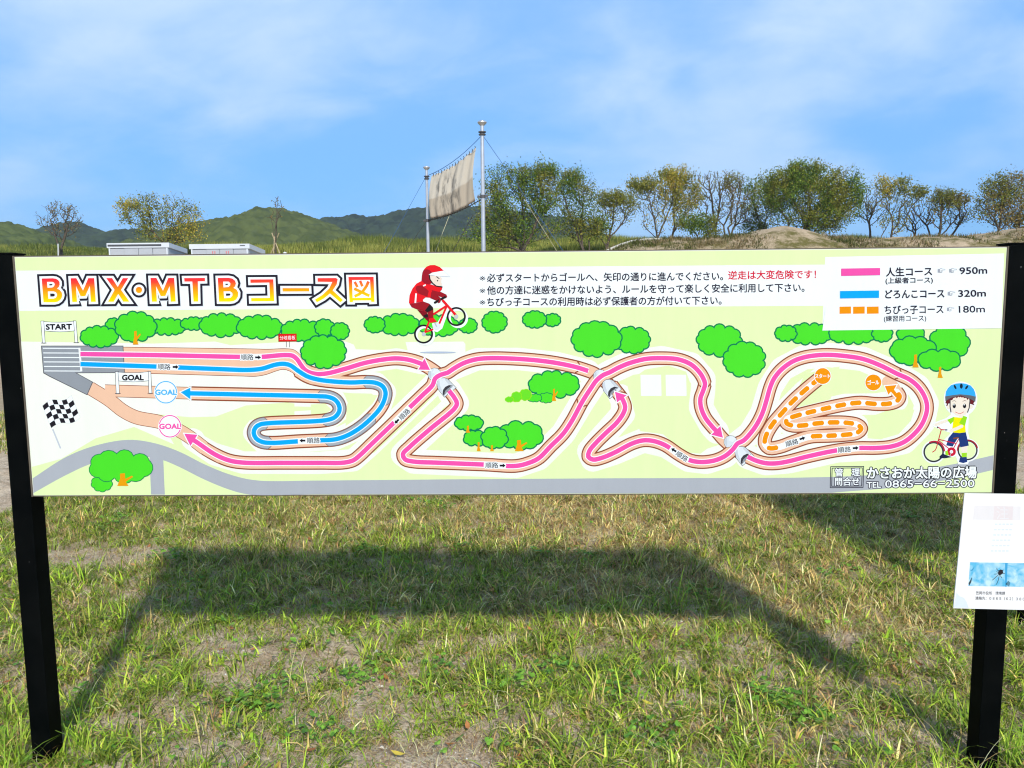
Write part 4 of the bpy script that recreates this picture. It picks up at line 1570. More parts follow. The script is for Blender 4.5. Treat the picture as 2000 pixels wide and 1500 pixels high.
def shed(px0, px1, py_top, Y, depth, label, dark_stripe, stickers):
    a, c = on_plane(px0, py_top, Y), on_plane(px1, py_top, Y)
    x0, x1, zt = a[0], c[0], a[2]
    zg = float(terrain((x0 + x1) / 2, Y)) - 0.1
    s = empty('storage_shed', (x0, Y, zg))
    tag(s, label, 'shed', 'steel sheds behind the map board')
    W, H = x1 - x0, zt - zg
    b = MB()
    b.box(0.05, W - 0.05, 0.06, depth - 0.05, 0, H - 0.14, 0, 0.01)
    b.build('wall', M_SHEDW, s)
    b = MB()
    b.add([(0, 0, H - 0.15), (W, 0, H - 0.15), (W, depth, H - 0.27), (0, depth, H - 0.27), (0, 0, H), (W, 0, H), (W, depth, H - 0.12), (0, depth, H - 0.12)],
          [(3, 2, 1, 0), (4, 5, 6, 7), (0, 1, 5, 4), (1, 2, 6, 5), (2, 3, 7, 6), (3, 0, 4, 7)])
    rf = b.build('roof', M_ROOF, s)
    b = MB()
    if dark_stripe:
        b.box(0.03, W - 0.25, -0.006, 0.001, H - 0.105, H - 0.045)
    else:
        b.box(W - 0.3, W - 0.14, -0.006, 0.001, H - 0.07, H - 0.045)
    b.build('trim_strip', M_SEAM, rf)
    n = 4
    for k in range(n):
        u0, u1 = 0.09 + (W - 0.18) * k / n, 0.09 + (W - 0.18) * (k + 1) / n
        y = 0.012 if k in (1, 2) else 0.034
        b = MB()
        b.box(u0 + 0.006, u1 - 0.006, y, y + 0.02, 0.12, H - 0.17, 0, 0.004)
        d = b.build('door', M_SHEDD, s)
        if stickers and k in (1, 2):
            um = (u0 + u1) / 2
            for sx0 in (-0.02, 0.05):
                b = MB()
                b.box(um + sx0, um + sx0 + 0.03, y - 0.005, y - 0.001, H - 0.30, H - 0.22, 0, 0.001)
                b.build('sticker', M_REDINK, d)
            b = MB()
            b.box(um - 0.18, um + 0.16, y - 0.005, y - 0.001, H - 0.37, H - 0.35, 0, 0.001)
            b.build('caption', M_GREYINK, d)
    b = MB()
    b.box(0.055, 0.10, 0.0, 0.055, 0, H - 0.16)
    b.box(W - 0.10, W - 0.055, 0.0, 0.055, 0, H - 0.16)
    b.box(0.055, W - 0.055, 0.0, 0.055, 0, 0.11)
    b.build('door_frame', M_ROOF, s)
    return s


shed(208, 330, 475, 21.5, 1.3, 'white steel storage shed with a dark stripe along its roof edge, left of its twin', True, False)
shed(369, 487, 477, 21.5, 1.45, 'white steel storage shed with plain white roof edge and red marks on its doors', False, True)

# ------------------------------------------------------------------ flag poles, banner and ropes
P1Y, P2Y = 22.2, 23.8


def flag_pole(px, py_top, Y, rad, label, brackets, px_base=None):
    top = on_plane(px, py_top, Y)
    base = on_plane(px_base or px, 500, Y)
    zg = float(terrain(base[0], Y)) - 0.2
    dx = (top[0] - base[0]) / (top[2] - base[2])
    p = empty('flag_pole', (base[0], Y, zg))
    tag(p, label, 'flag pole', 'steel poles that carry the banner')
    H = top[2] - zg
    lean = (base[0] - top[0]) / (base[2] - top[2]) if abs(base[2] - top[2]) > 1e-6 else 0
    X = lambda z: lean * (z - (base[2] - zg))
    b = MB()
    b.tube([(X(0), 0, 0), (X(H * 0.5), 0, H * 0.5), (X(H - 0.35), 0, H - 0.35), (X(H - 0.12), 0, H - 0.12)], [rad, rad * 0.95, rad * 0.82, rad * 0.8], 18)
    b.build('pole', M_STEEL, p, True)
    b = MB()
    k = rad / 0.08
    b.lathe((X(H), 0, H - 0.02), [(0.035 * k, -0.16 * k), (0.06 * k, -0.12 * k), (0.13 * k, -0.05 * k), (0.165 * k, -0.01 * k), (0.16 * k, 0.025 * k), (0.10 * k, 0.06 * k), (0.03 * k, 0.07 * k)], 22)
    b.build('finial', M_STEEL, p, True)
    b = MB()
    b.lathe((X(H - 0.36), 0, H - 0.36), [(rad * 0.9, -0.06), (rad * 1.5, -0.05), (rad * 1.6, -0.02), (rad * 1.1, -0.015), (rad * 1.1, 0.03), (rad * 1.7, 0.035), (rad * 1.7, 0.06), (rad * 0.9, 0.065)], 18)
    b.build('collar', M_DARKSTEEL, p, True)
    for pyb in brackets:
        zb_ = on_plane(px, pyb, Y)[2] - zg
        b = MB()
        b.lathe((X(zb_), 0, zb_), [(rad * 0.9, -0.05), (rad * 1.18, -0.05), (rad * 1.18, 0.05), (rad * 0.9, 0.05)], 18)
        b.box(X(zb_) - rad * 2.5, X(zb_) - rad * 0.9, -0.03, 0.03, zb_ - 0.03, zb_ + 0.03)
        b.box(X(zb_) + rad * 0.9, X(zb_) + rad * 2.3, -0.03, 0.03, zb_ - 0.025, zb_ + 0.045)
        b.build('bracket', M_DARKSTEEL, p, True)
    return p


flag_pole(941.5, 238, P1Y, 0.072, 'tall steel flag pole with flat round top at the near end of the banner', [384], 944.5)
flag_pole(833, 326, P2Y, 0.056, 'shorter looking steel flag pole with flat round top at the far end of the banner', [431], 836.5)


def cloth_mat():
    m, t, p = base_mat('stained_canvas')
    p.inputs['Roughness'].default_value = 0.9
    p.inputs['Specular IOR Level'].default_value = 0.05
    uv = N(t, 'ShaderNodeUVMap')
    mpn = N(t, 'ShaderNodeMapping')
    mpn.inputs['Scale'].default_value = (7.0, 1.5, 1)
    L(t, uv.outputs[0], mpn.inputs[0])
    a = N(t, 'ShaderNodeTexNoise', i_Scale=1.5, i_Detail=5.0, i_Roughness=0.65, i_Distortion=0.4)
    L(t, mpn.outputs[0], a.inputs['Vector'])
    s = N(t, 'ShaderNodeSeparateXYZ')
    L(t, uv.outputs[0], s.inputs[0])
    c = mix_col(t, map_range(t, s.outputs[1], 0.43, 0.47, 1, 0), lin((230, 222, 208)), lin((210, 198, 180)))
    inner = math_node(t, 'MULTIPLY', map_range(t, s.outputs[0], 0.06, 0.2, 0, 1, True), map_range(t, s.outputs[0], 0.78, 0.66, 0, 1, True))
    inner = math_node(t, 'MULTIPLY', inner, map_range(t, s.outputs[1], 0.96, 0.75, 0.2, 1, True))
    st = math_node(t, 'MULTIPLY', map_range(t, a.outputs[0], 0.44, 0.64, 0, 0.7, True), inner)
    c = mix_col(t, st, c, lin((96, 92, 88)))
    rust = math_node(t, 'MULTIPLY', map_range(t, s.outputs[1], 0.0, 0.06, 0.7, 0.0), 1.0)
    c = mix_col(t, rust, c, lin((120, 96, 74)))
    L(t, c, p.inputs['Base Color'])
    tr = N(t, 'ShaderNodeBsdfTranslucent')
    L(t, c, tr.inputs[0])
    mx = N(t, 'ShaderNodeMixShader')
    mx.inputs[0].default_value = 0.45
    L(t, p.outputs[0], mx.inputs[1])
    L(t, tr.outputs[0], mx.inputs[2])
    L(t, mx.outputs[0], t.nodes['Material Output'].inputs[0])
    return m


TL, TR, BR, BLc = on_plane(843, 344, P2Y - 0.5), on_plane(930, 289, P1Y + 0.45), on_plane(928.5, 392, P1Y + 0.5), on_plane(841, 427, P2Y - 0.55)
ban = empty('banner', tuple((BLc + BR) / 2))
tag(ban, 'dirty beige cloth banner with grey stains stretched between two poles', 'banner')
off = (BLc + BR) / 2
nu, nv = 48, 24
verts, faces, uvs = [], [], []
nrm = np.cross(TR - TL, BLc - TL)
nrm /= np.linalg.norm(nrm)
for j in range(nv + 1):
    for i in range(nu + 1):
        u, v = i / nu, j / nv
        sag = 4 * u * (1 - u)
        top = TL * (1 - u) + TR * u - np.array([0, 0, 0.13 * sag]) + np.array([0, 0, 0.035 * abs(math.sin(u * math.pi * 10))]) - np.array([0, 0, 0.0])
        bot = BLc * (1 - u) + BR * u - np.array([0, 0, 0.10 * sag])
        p = top * (1 - v) + bot * v
        p = p + nrm * (0.05 * math.sin(u * 15 + v * 2.2) * (0.3 + v * (1 - v) * 2) + 0.02 * math.sin(u * 37 + v * 4) + 0.22 * sag * v * (1 - v))
        p[0] += -0.10 * 4 * v * (1 - v) * (1 - u) * 1.0 - 0.10 * 4 * v * (1 - v) * u
        verts.append(tuple(p - off))
        uvs.append((u, 1 - v))
for j in range(nv):
    for i in range(nu):
        a = j * (nu + 1) + i
        faces.append((a, a + nu + 1, a + nu + 2, a + 1))
me = bpy.data.meshes.new('cloth')
me.from_pydata(verts, [], faces)
uvl = me.uv_layers.new(name='uv')
for lp in me.loops:
    uvl.data[lp.index].uv = uvs[lp.vertex_index]
me.materials.append(cloth_mat())
me.polygons.foreach_set('use_smooth', [True] * len(faces))
cloth = link_mesh('cloth', me, ban)
mod = cloth.modifiers.new('thick', 'SOLIDIFY')
mod.thickness = 0.008
M_ROPE = simple('blue_rope', lin((70, 110, 170)), 0.8, 0.1, noise=0.2, nscale=30)
M_ROPE2 = simple('pale_rope', lin((190, 184, 150)), 0.8, 0.1, noise=0.2, nscale=30)
M_ROPE3 = simple('dark_rope', lin((70, 66, 60)), 0.8, 0.1, noise=0.2, nscale=30)
for (A, B_, sagz, name) in ((TL + [0, 0, .03], TR + [0, 0, .05], 0.13, 'top'), (BLc, BR, 0.10, 'bottom')):
    for k in range(16):
        b = MB()
        u = (k + 0.5) / 16
        p = A * (1 - u) + B_ * u - np.array([0, 0, sagz * 4 * u * (1 - u)]) - off
        if name == 'top':
            b.tube([p + [0, 0, -0.05], p + [0.02, 0, 0.02], p + [0, 0.02, 0.06]], 0.012, 5)
        else:
            b.tube([p + [0, 0, 0.03], p + [0.02, 0, -0.02], p + [0, 0.02, -0.06]], 0.014, 5)
        b.build('tie', M_ROPE3, ban)


def rope(pts, rad, mat, label, group=None):
    c = np.mean(pts, axis=0)
    b = MB()
    q = []
    for i in range(len(pts) - 1):
        for k in range(6):
            u = k / 6
            q.append(np.array(pts[i]) * (1 - u) + np.array(pts[i + 1]) * u)
    q.append(np.array(pts[-1]))
    b.tube([p - c for p in q], rad, 6)
    o = b.build('rope', mat, None, True)
    o.location = c
    tag(o, label, 'rope', group)
    return o


def sag_pts(A, B_, s, n=10):
    return [A * (1 - k / n) + B_ * k / n - np.array([0, 0, s * 4 * (k / n) * (1 - k / n)]) for k in range(n + 1)]


p1t, p2t = on_plane(939.5, 266, P1Y), on_plane(834.5, 343, P2Y)
rope(sag_pts(p2t, p1t, 0.15), 0.010, M_ROPE, 'blue rope along the top edge of the banner from pole to pole')
p1b, p2b = on_plane(944, 387, P1Y), on_plane(837, 430, P2Y)
rope(sag_pts(p2b, p1b, 0.10), 0.016, M_ROPE3, 'dark rope along the lower edge of the banner from pole to pole')


def ground_hit(px, py, Y):
    p = on_plane(px, py, Y)
    return p


def guy(pxa, pya, Ya, pxb, pyb, Yb, mat, label, rad=0.010):
    A = on_plane(pxa, pya, Ya)
    B_ = on_plane(pxb, pyb, Yb)
    d = (B_ - A) / np.linalg.norm(B_ - A)
    # run on down to the ground
    P = B_.copy()
    for _ in range(400):
        if P[2] <= float(terrain(P[0], P[1])) - 0.05:
            break
        P = P + d * 0.05
    rope([A, P], rad, mat, label, 'guy ropes of the poles')


guy(944, 266, P1Y, 985, 325, P1Y + 0.6, M_ROPE, 'blue guy rope from the top of the tall pole down to the right', 0.008)
guy(832, 345, P2Y, 794, 414, P2Y + 0.6, M_ROPE, 'blue guy rope from the top of the far pole down to the left', 0.007)
guy(881, 412, 26.2, 848, 497, 25.0, M_ROPE2, 'pale guy rope running down from under the middle of the banner')
guy(924, 420, 23.4, 881, 497, 22.5, M_ROPE3, 'dark guy rope slanting down left just beside the tall pole', 0.010)
guy(1024, 389, P1Y + 1.5, 1091, 496, P1Y + 2.6, M_ROPE2, 'pale taut guy rope in front of the dense tree, right of the tall pole')
guy(948, 388, P1Y, 1030, 494, P1Y + 1.2, M_ROPE3, 'dark guy rope from the tall pole bracket down to the right', 0.008)
guy(833, 432, P2Y, 790, 494, P2Y - 0.6, M_ROPE3, 'dark guy rope from the far pole bracket down to the left', 0.007)


# ------------------------------------------------------------------ trees
def tubes_mesh(name, segs, mat, parent, n=5):
    """segs: list of (p0, p1, r0, r1)"""
    A = np.array([s[0] for s in segs]); B_ = np.array([s[1] for s in segs])
    r0 = np.array([s[2] for s in segs])[:, None, None]; r1 = np.array([s[3] for s in segs])[:, None, None]
    d = B_ - A
    d /= np.maximum(np.linalg.norm(d, axis=1, keepdims=True), 1e-6)
    ref = np.where(np.abs(d[:, 2:3]) < 0.9, np.array([[0, 0, 1.0]]), np.array([[1.0, 0, 0]]))
    u = np.cross(d, ref); u /= np.linalg.norm(u, axis=1, keepdims=True)
    q = np.cross(d, u)
    t = np.arange(n) * 2 * math.pi / n
    ringv = u[:, None, :] * np.cos(t)[None, :, None] + q[:, None, :] * np.sin(t)[None, :, None]
    v0 = A[:, None, :] + ringv * r0
    v1 = B_[:, None, :] + ringv * r1
    vs = np.concatenate([v0, v1], 1).reshape(-1, 3)
    base = np.arange(len(segs))[:, None] * (2 * n)
    k = np.arange(n)[None, :]
    k2 = (k + 1) % n
    f = np.stack([base + k, base + k2, base + n + k2, base + n + k], 2).reshape(-1, 4)
    return np_mesh(name, vs, f, [mat], parent, smooth=True)


def leaves_mesh(name, P, size, cols, parent, rng, mat=M_LEAF, droop=0.0):
    n = len(P)
    d = rng.normal(size=(n, 3)); d[:, 2] -= droop
    d /= np.linalg.norm(d, axis=1, keepdims=True)
    e = rng.normal(size=(n, 3))
    e -= d * np.sum(d * e, 1, keepdims=True)
    e /= np.linalg.norm(e, axis=1, keepdims=True)
    s = size * rng.uniform(0.65, 1.35, (n, 1))
    up = np.cross(d, e)
    vs = np.stack([P, P + d * s * 0.5 + e * s * 0.3 + up * s * 0.08, P + d * s, P + d * s * 0.5 - e * s * 0.3 + up * s * 0.08], 1).reshape(-1, 3)
    b = np.arange(n)[:, None] * 4
    f = np.concatenate([b + np.array([[0, 1, 2]]), b + np.array([[0, 2, 3]])], 0)
    c = np.repeat(cols, 4, axis=0)
    return np_mesh(name, vs, f, [mat], parent, cols=c)


OLIVE = [(108, 112, 46), (92, 100, 42), (122, 120, 54), (78, 88, 38)]
GREENL = [(84, 108, 36), (66, 92, 32), (108, 124, 44), (52, 72, 28)]
YELLOW = [(146, 138, 58), (128, 128, 54), (152, 130, 58), (110, 116, 48)]
BROWNL = [(112, 98, 62), (102, 94, 54), (94, 96, 50), (122, 104, 64)]


def tree(Y, base_px, stems, blobs, label, kind='tree', n_t=260, leaf=8, lsize=0.11, pal=OLIVE, r_tip=0.0042, bare=0.0, seed=1, spread=0.13, trunk_r=None, group='trees along the bank', ydepth=0.8, pal2=None):
    """stems: px points of the main limbs from the base; blobs: (px, py, rx, ry, weight[, leafy]) of the crown in the plane at Y"""
    rng = np.random.default_rng(seed)
    bx = on_plane(base_px, 480, Y)
    base = np.array([bx[0], Y, float(terrain(bx[0], Y)) - 0.05])
    k = (Y - CAM[1]) / F
    nodes, parent, plen = [base], [-1], [0.0]

    def grow_to(i0, P, step=0.22, jit=0.02, bow=0.05):
        A = nodes[i0]
        n = max(1, int(np.linalg.norm(P - A) / step))
        d = P - A
        side = np.cross(d, rng.normal(size=3)); side /= max(np.linalg.norm(side), 1e-6)
        i = i0
        for q in range(1, n + 1):
            u = q / n
            p = A + d * u + side * math.sin(u * math.pi) * bow * np.linalg.norm(d) * rng.uniform(0.3, 1) + rng.normal(size=3) * jit * (q < n)
            p[2] -= math.sin(u * math.pi) * np.linalg.norm(d[:2]) * 0.05
            plen.append(plen[i] + float(np.linalg.norm(p - nodes[i])))
            nodes.append(p); parent.append(i)
            i = len(nodes) - 1
        return i
    for st in stems:
        i = 0
        if st[0] is not None and len(st) > 1 and isinstance(st[0], int):
            i = st[0]; st = st[1:]
        yoff = rng.uniform(-0.3, 0.3)
        for q, (px, py) in enumerate(st):
            P = on_plane(px, py, Y)
            P[1] += yoff * (q + 1) / len(st)
            i = grow_to(i, P, 0.25, 0.015, 0.02)
    T, leafy = [], []
    wsum = sum(bb[4] for bb in blobs)
    for bb in blobs:
        c = on_plane(bb[0], bb[1], Y)
        m = int(n_t * bb[4] / wsum)
        v = rng.normal(size=(m, 3)); v /= np.linalg.norm(v, axis=1, keepdims=True)
        rad = rng.uniform(0.15, 1, (m, 1)) ** 0.5
        p = c + v * rad * np.array([bb[2] * 1.32 * k, max(bb[2], bb[3]) * k * ydepth, bb[3] * k])
        T.append(p); leafy += [bb[5] if len(bb) > 5 else 1.0] * m
    T = np.concatenate(T); leafy = np.array(leafy)
    fork = nodes[min(len(nodes) - 1, 3)]
    order = np.argsort(np.linalg.norm(T - fork, axis=1))
    tips = []
    for ti in order:
        P = T[ti]
        NN = np.array(nodes)
        dd = P - NN
        hd = np.linalg.norm(dd[:, :2], axis=1)
        cost = np.linalg.norm(dd, axis=1) + 0.8 * np.maximum(0, hd * 0.7 - dd[:, 2]) + 0.32 * np.array(plen) + np.where(NN[:, 2] < base[2] + 0.5, 0.8, 0)
        i0 = int(np.argmin(cost))
        e = grow_to(i0, P, 0.16, 0.014, 0.03)
        tips.append((e, leafy[ti]))
    n = len(nodes)
    cnt = np.zeros(n)
    for e, _ in tips:
        i = e
        while i >= 0:
            cnt[i] += 1
            i = parent[i]
    cnt = np.maximum(cnt, 0.6)
    rad = r_tip * cnt ** 0.46
    if trunk_r:
        rad *= 1 + (0.85 * trunk_r / rad[0] - 1) * (rad / rad[0]) ** 0.9
    ND = np.array(nodes)
    off = base
    segs = [(ND[parent[i]] - off, ND[i] - off, rad[parent[i]] if parent[parent[i]] >= 0 or True else rad[i], rad[i]) for i in range(1, n)]
    segs = [(a, c, min(r0, r1 * 1.7), r1) for a, c, r0, r1 in segs]
    tr = empty(kind, tuple(base))
    tag(tr, label, 'tree' if kind != 'sapling' else 'sapling', group)
    tubes_mesh('trunk', segs, M_BARK, tr)
    LP = []
    for e, lf in tips:
        m = rng.poisson(2.9 * leaf * lf * (1 if rng.random() > bare else 0.12))
        if m == 0:
            continue
        pe = ND[parent[e]] if parent[e] >= 0 else ND[e]
        u = rng.uniform(-0.6, 1.15, (m, 1))
        LP.append(pe + (ND[e] - pe) * u + rng.normal(size=(m, 3)) * spread)
    if LP:
        LP = np.concatenate(LP)
        clump = fbm(LP[:, 0] * 1.1 + seed, LP[:, 2] * 1.1 + LP[:, 1] * 0.7, seed, 2)
        pa = np.array([lin(c) for c in pal])
        cols = pa[rng.integers(0, len(pa), len(LP))]
        if pal2 is not None:
            pb = np.array([lin(c) for c in pal2])
            sel = (clump + rng.normal(size=len(LP)) * 0.08) > 0.52
            cols = np.where(sel[:, None], pb[rng.integers(0, len(pb), len(LP))], cols)
        cols = np.clip(cols * rng.uniform(1.4, 2.0, (len(LP), 1)) * np.array([1.06, 1.0, 0.85]), 0, 0.7)
        leaves_mesh('crown', LP - off, lsize * 0.68, cols, tr, rng, droop=0.25)
    return tr


# left bank
tree(37.0, 119, [[(119, 492), (119, 470)], [(119, 492), (127, 468), (135, 440)], [(118, 490), (112, 462), (104, 430)]],
     [(100, 425, 22, 34, 1, 0.6), (125, 420, 24, 34, 1.2, 0.6), (145, 430, 17, 24, 0.6, 0.7), (112, 405, 20, 14, 0.7, 1.2), (120, 450, 20, 20, 0.5, 0.5)],
     'small almost bare tree with fine grey twigs, leftmost on the bank', n_t=230, leaf=1.3, lsize=0.12, pal=BROWNL, r_tip=0.006, seed=21, spread=0.08, ydepth=0.9)
tree(34.5, 322, [[(322, 480), (318, 450), (310, 415)], [(325, 478), (345, 440), (362, 405)], [(321, 478), (296, 442), (272, 410)], [(324, 479), (332, 440), (336, 402)]],
     [(270, 415, 36, 36, 1.2, 1.6), (252, 400, 22, 20, 0.5, 1.8), (310, 410, 36, 34, 1.0, 0.7), (345, 415, 40, 36, 1.2, 1.0), (375, 425, 24, 30, 0.7, 1.2), (310, 450, 50, 22, 1.0, 1.5), (325, 390, 44, 18, 0.5, 0.1), (360, 455, 34, 20, 0.7, 1.2)],
     'broad yellowing tree with twiggy open crown behind the white sheds', n_t=420, leaf=4.6, lsize=0.125, pal=YELLOW, pal2=OLIVE, seed=22, spread=0.11)
sap = tree(31.0, 537, [[(538, 478), (539, 440), (540, 402), (541, 382)], [(537, 470), (532, 440), (528, 425)], [(538, 450), (546, 425), (549, 408)]],
           [(540, 392, 8, 14, 1, 1), (530, 420, 8, 16, 0.6, 0.8), (547, 412, 7, 14, 0.6, 0.8)],
           'thin young tree with bare upright shoots tied to stakes before the hill', kind='sapling', n_t=26, leaf=1.4, lsize=0.10, pal=BROWNL, r_tip=0.007, seed=23, spread=0.05)
# trees right of the banner
tree(31.5, 1020, [[(1019, 490), (1010, 470), (985, 445)], [(1020, 490), (1024, 462), (1022, 430), (1020, 390)], [(1021, 490), (1036, 465), (1050, 430), (1056, 390)], [(1018, 490), (998, 483), (965, 480)]],
     [(1000, 350, 48, 30, 1.3, 1.1), (1050, 345, 40, 30, 1.4, 1.3), (1010, 395, 62, 36, 2.0, 1.0), (1062, 390, 28, 32, 1, 1.2), (970, 420, 40, 34, 1.0, 1.2), (950, 450, 42, 22, 0.7, 1.4), (1035, 440, 50, 26, 1.0, 1.1), (1000, 462, 44, 18, 0.6, 1.5), (1065, 330, 18, 14, 0.4, 1.6), (965, 370, 20, 24, 0.5, 1.0)],
     'tall dense tree with dark low fork, right beside the tall flag pole', n_t=720, leaf=9, lsize=0.115, pal=GREENL, pal2=OLIVE, seed=31, spread=0.13, trunk_r=0.17)
tree(32.5, 1140, [[(1138, 488), (1128, 460), (1118, 430), (1100, 385)], [(1140, 490), (1134, 455), (1138, 415), (1140, 380)], [(1150, 494), (1150, 470), (1160, 440)]],
     [(1110, 360, 24, 22, 1, 1.3), (1135, 370, 28, 26, 0.9, 1.0), (1120, 340, 16, 10, 0.4, 1.5), (1140, 415, 36, 30, 1.2, 1.0), (1120, 435, 34, 26, 0.8, 1.1), (1160, 440, 26, 22, 0.8, 1.3), (1100, 400, 20, 20, 0.4, 0.5)],
     'leaning slender tree with two thin stems between the dense tree and the mound', n_t=400, leaf=7.5, lsize=0.115, pal=GREENL, pal2=OLIVE, seed=32, spread=0.14, trunk_r=0.10)
tree(33.5, 1182, [[(1184, 480), (1194, 460), (1212, 440), (1228, 415)], [(1190, 465), (1198, 430), (1200, 400)]],
     [(1190, 385, 24, 14, 1, 1.7), (1215, 388, 24, 14, 1, 1.7), (1205, 415, 30, 26, 0.8, 0.4), (1225, 410, 16, 22, 0.5, 0.4), (1180, 415, 22, 22, 0.5, 0.8), (1172, 445, 20, 16, 0.5, 1.0)],
     'lower tree bending right with flat leafy top left of the earth mound', n_t=260, leaf=6.0, lsize=0.115, pal=OLIVE, pal2=YELLOW, seed=33, spread=0.11, trunk_r=0.08)
tree(36.0, 1288, [[(1283, 466), (1277, 430), (1268, 395)], [(1284, 466), (1300, 430), (1312, 400), (1318, 370)], [(1312, 466), (1318, 440), (1316, 412), (1326, 380)]],
     [(1318, 340, 30, 15, 1.2, 1.7), (1250, 358, 26, 14, 1.0, 1.7), (1300, 360, 40, 22, 1.3, 1.2), (1335, 370, 34, 26, 1.3, 1.5), (1270, 385, 36, 24, 0.9, 0.4), (1300, 400, 46, 26, 0.9, 0.5), (1340, 395, 28, 18, 0.8, 1.5), (1290, 430, 44, 24, 0.6, 0.4), (1330, 425, 24, 16, 0.4, 1.1)],
     'twin stemmed tree with yellow green leafy top above the left part of the mound', n_t=560, leaf=7.0, lsize=0.12, pal=OLIVE, pal2=YELLOW, seed=34, spread=0.12, trunk_r=0.10)
tree(35.0, 1368, [[(1362, 462), (1368, 445), (1372, 430)]],
     [(1360, 428, 34, 14, 1.2, 1.6), (1385, 440, 18, 18, 0.6, 1.6), (1345, 440, 20, 12, 0.6, 1.5), (1395, 455, 14, 10, 0.3, 1.4)],
     'low green bushy tree under the twin stemmed tree', n_t=150, leaf=6, lsize=0.12, pal=GREENL, pal2=OLIVE, seed=35, spread=0.12, trunk_r=0.05)
tree(37.0, 1400, [[(1398, 462), (1394, 430), (1390, 395), (1380, 350)], [(1397, 450), (1404, 400), (1412, 360)]],
     [(1385, 360, 26, 26, 1, 0.25), (1405, 350, 30, 18, 1, 0.3), (1395, 395, 34, 30, 1, 0.4), (1372, 350, 14, 20, 0.4, 0.1)],
     'nearly bare upright tree, left one of the bare pair before the big round tree', n_t=260, leaf=2.6, lsize=0.11, pal=OLIVE, seed=36, spread=0.09, trunk_r=0.075, r_tip=0.0075)
tree(35.5, 1418, [[(1417, 462), (1414, 440), (1424, 420), (1440, 390)], [(1426, 462), (1420, 445), (1450, 415)]],
     [(1432, 355, 20, 20, 1, 0.8), (1440, 385, 28, 30, 1.2, 0.7), (1425, 410, 30, 24, 0.8, 0.6), (1450, 420, 24, 20, 0.5, 0.4), (1430, 345, 18, 8, 0.4, 1.0)],
     'thin tree with wispy browning leaves, right one of the bare pair', n_t=270, leaf=4.0, lsize=0.11, pal=BROWNL, pal2=OLIVE, seed=37, spread=0.10, trunk_r=0.07, r_tip=0.007)
tree(36.5, 1490, [[(1488, 450), (1480, 425), (1472, 400)], [(1490, 450), (1497, 425), (1500, 395)]],
     [(1475, 365, 26, 22, 1, 1.0), (1490, 395, 30, 30, 1.2, 0.9), (1468, 410, 22, 22, 0.7, 0.8), (1475, 440, 30, 14, 0.7, 1.6)],
     'small leafy tree just behind the top of the mound, left of the round tree', n_t=280, leaf=6, lsize=0.12, pal=OLIVE, pal2=GREENL, seed=38, spread=0.12, trunk_r=0.07)
tree(34.0, 1568, [[(1568, 458), (1572, 435), (1560, 410), (1548, 385)], [(1570, 458), (1582, 430), (1600, 400), (1625, 380)], [(1569, 458), (1580, 420), (1580, 385)], [(1540, 452), (1538, 430), (1525, 415)]],
     [(1570, 328, 28, 14, 0.9, 1.6), (1540, 350, 44, 22, 1.6, 1.5), (1600, 348, 50, 22, 1.6, 1.3), (1570, 375, 80, 34, 2.4, 1.3), (1650, 378, 36, 24, 1.2, 1.3), (1675, 355, 16, 20, 0.5, 0.8), (1520, 375, 26, 30, 1, 1.4), (1620, 415, 50, 20, 1.4, 1.5), (1560, 420, 50, 24, 1.2, 0.8), (1605, 440, 30, 12, 0.5, 1.3), (1640, 395, 34, 12, 0.7, 1.4), (1662, 330, 10, 14, 0.2, 0.1)],
     'largest round green tree standing behind the bare hump of the mound', n_t=1000, leaf=10, lsize=0.118, pal=GREENL, pal2=OLIVE, seed=39, spread=0.13, trunk_r=0.14)
tree(37.5, 1702, [[(1700, 462), (1699, 430), (1712, 400), (1716, 380)], [(1699, 440), (1692, 420), (1682, 405)]],
     [(1700, 385, 24, 28, 1, 0.25), (1688, 405, 20, 20, 0.6, 0.5), (1715, 400, 18, 30, 0.6, 0.3)],
     'bare dark stemmed small tree right of the big round tree', n_t=190, leaf=3.0, lsize=0.11, pal=OLIVE, seed=40, spread=0.09, trunk_r=0.07, r_tip=0.007)
tree(35.5, 1742, [[(1722, 462), (1738, 435), (1752, 405), (1760, 380)], [(1740, 462), (1742, 440), (1738, 420)]],
     [(1745, 365, 30, 12, 1, 1.5), (1760, 352, 14, 6, 0.3, 1.5), (1725, 352, 12, 6, 0.3, 1.2), (1795, 372, 18, 10, 0.7, 1.6), (1755, 390, 30, 22, 1, 0.6), (1745, 430, 26, 22, 0.8, 0.8)],
     'tree leaning right with tufts of leaves only at its branch ends', n_t=260, leaf=5, lsize=0.12, pal=OLIVE, pal2=YELLOW, seed=41, spread=0.11, trunk_r=0.07)
tree(36.5, 1815, [[(1788, 462), (1790, 440), (1776, 420), (1768, 400)], [(1818, 462), (1812, 440), (1790, 415), (1778, 395)]],
     [(1785, 410, 28, 26, 1, 0.15), (1800, 420, 30, 30, 1, 0.15), (1770, 430, 14, 24, 0.5, 0.1)],
     'leafless spreading tree with curved limbs at the middle of the right bank', n_t=200, leaf=3, lsize=0.1, pal=BROWNL, seed=42, spread=0.08, trunk_r=0.06, r_tip=0.008)
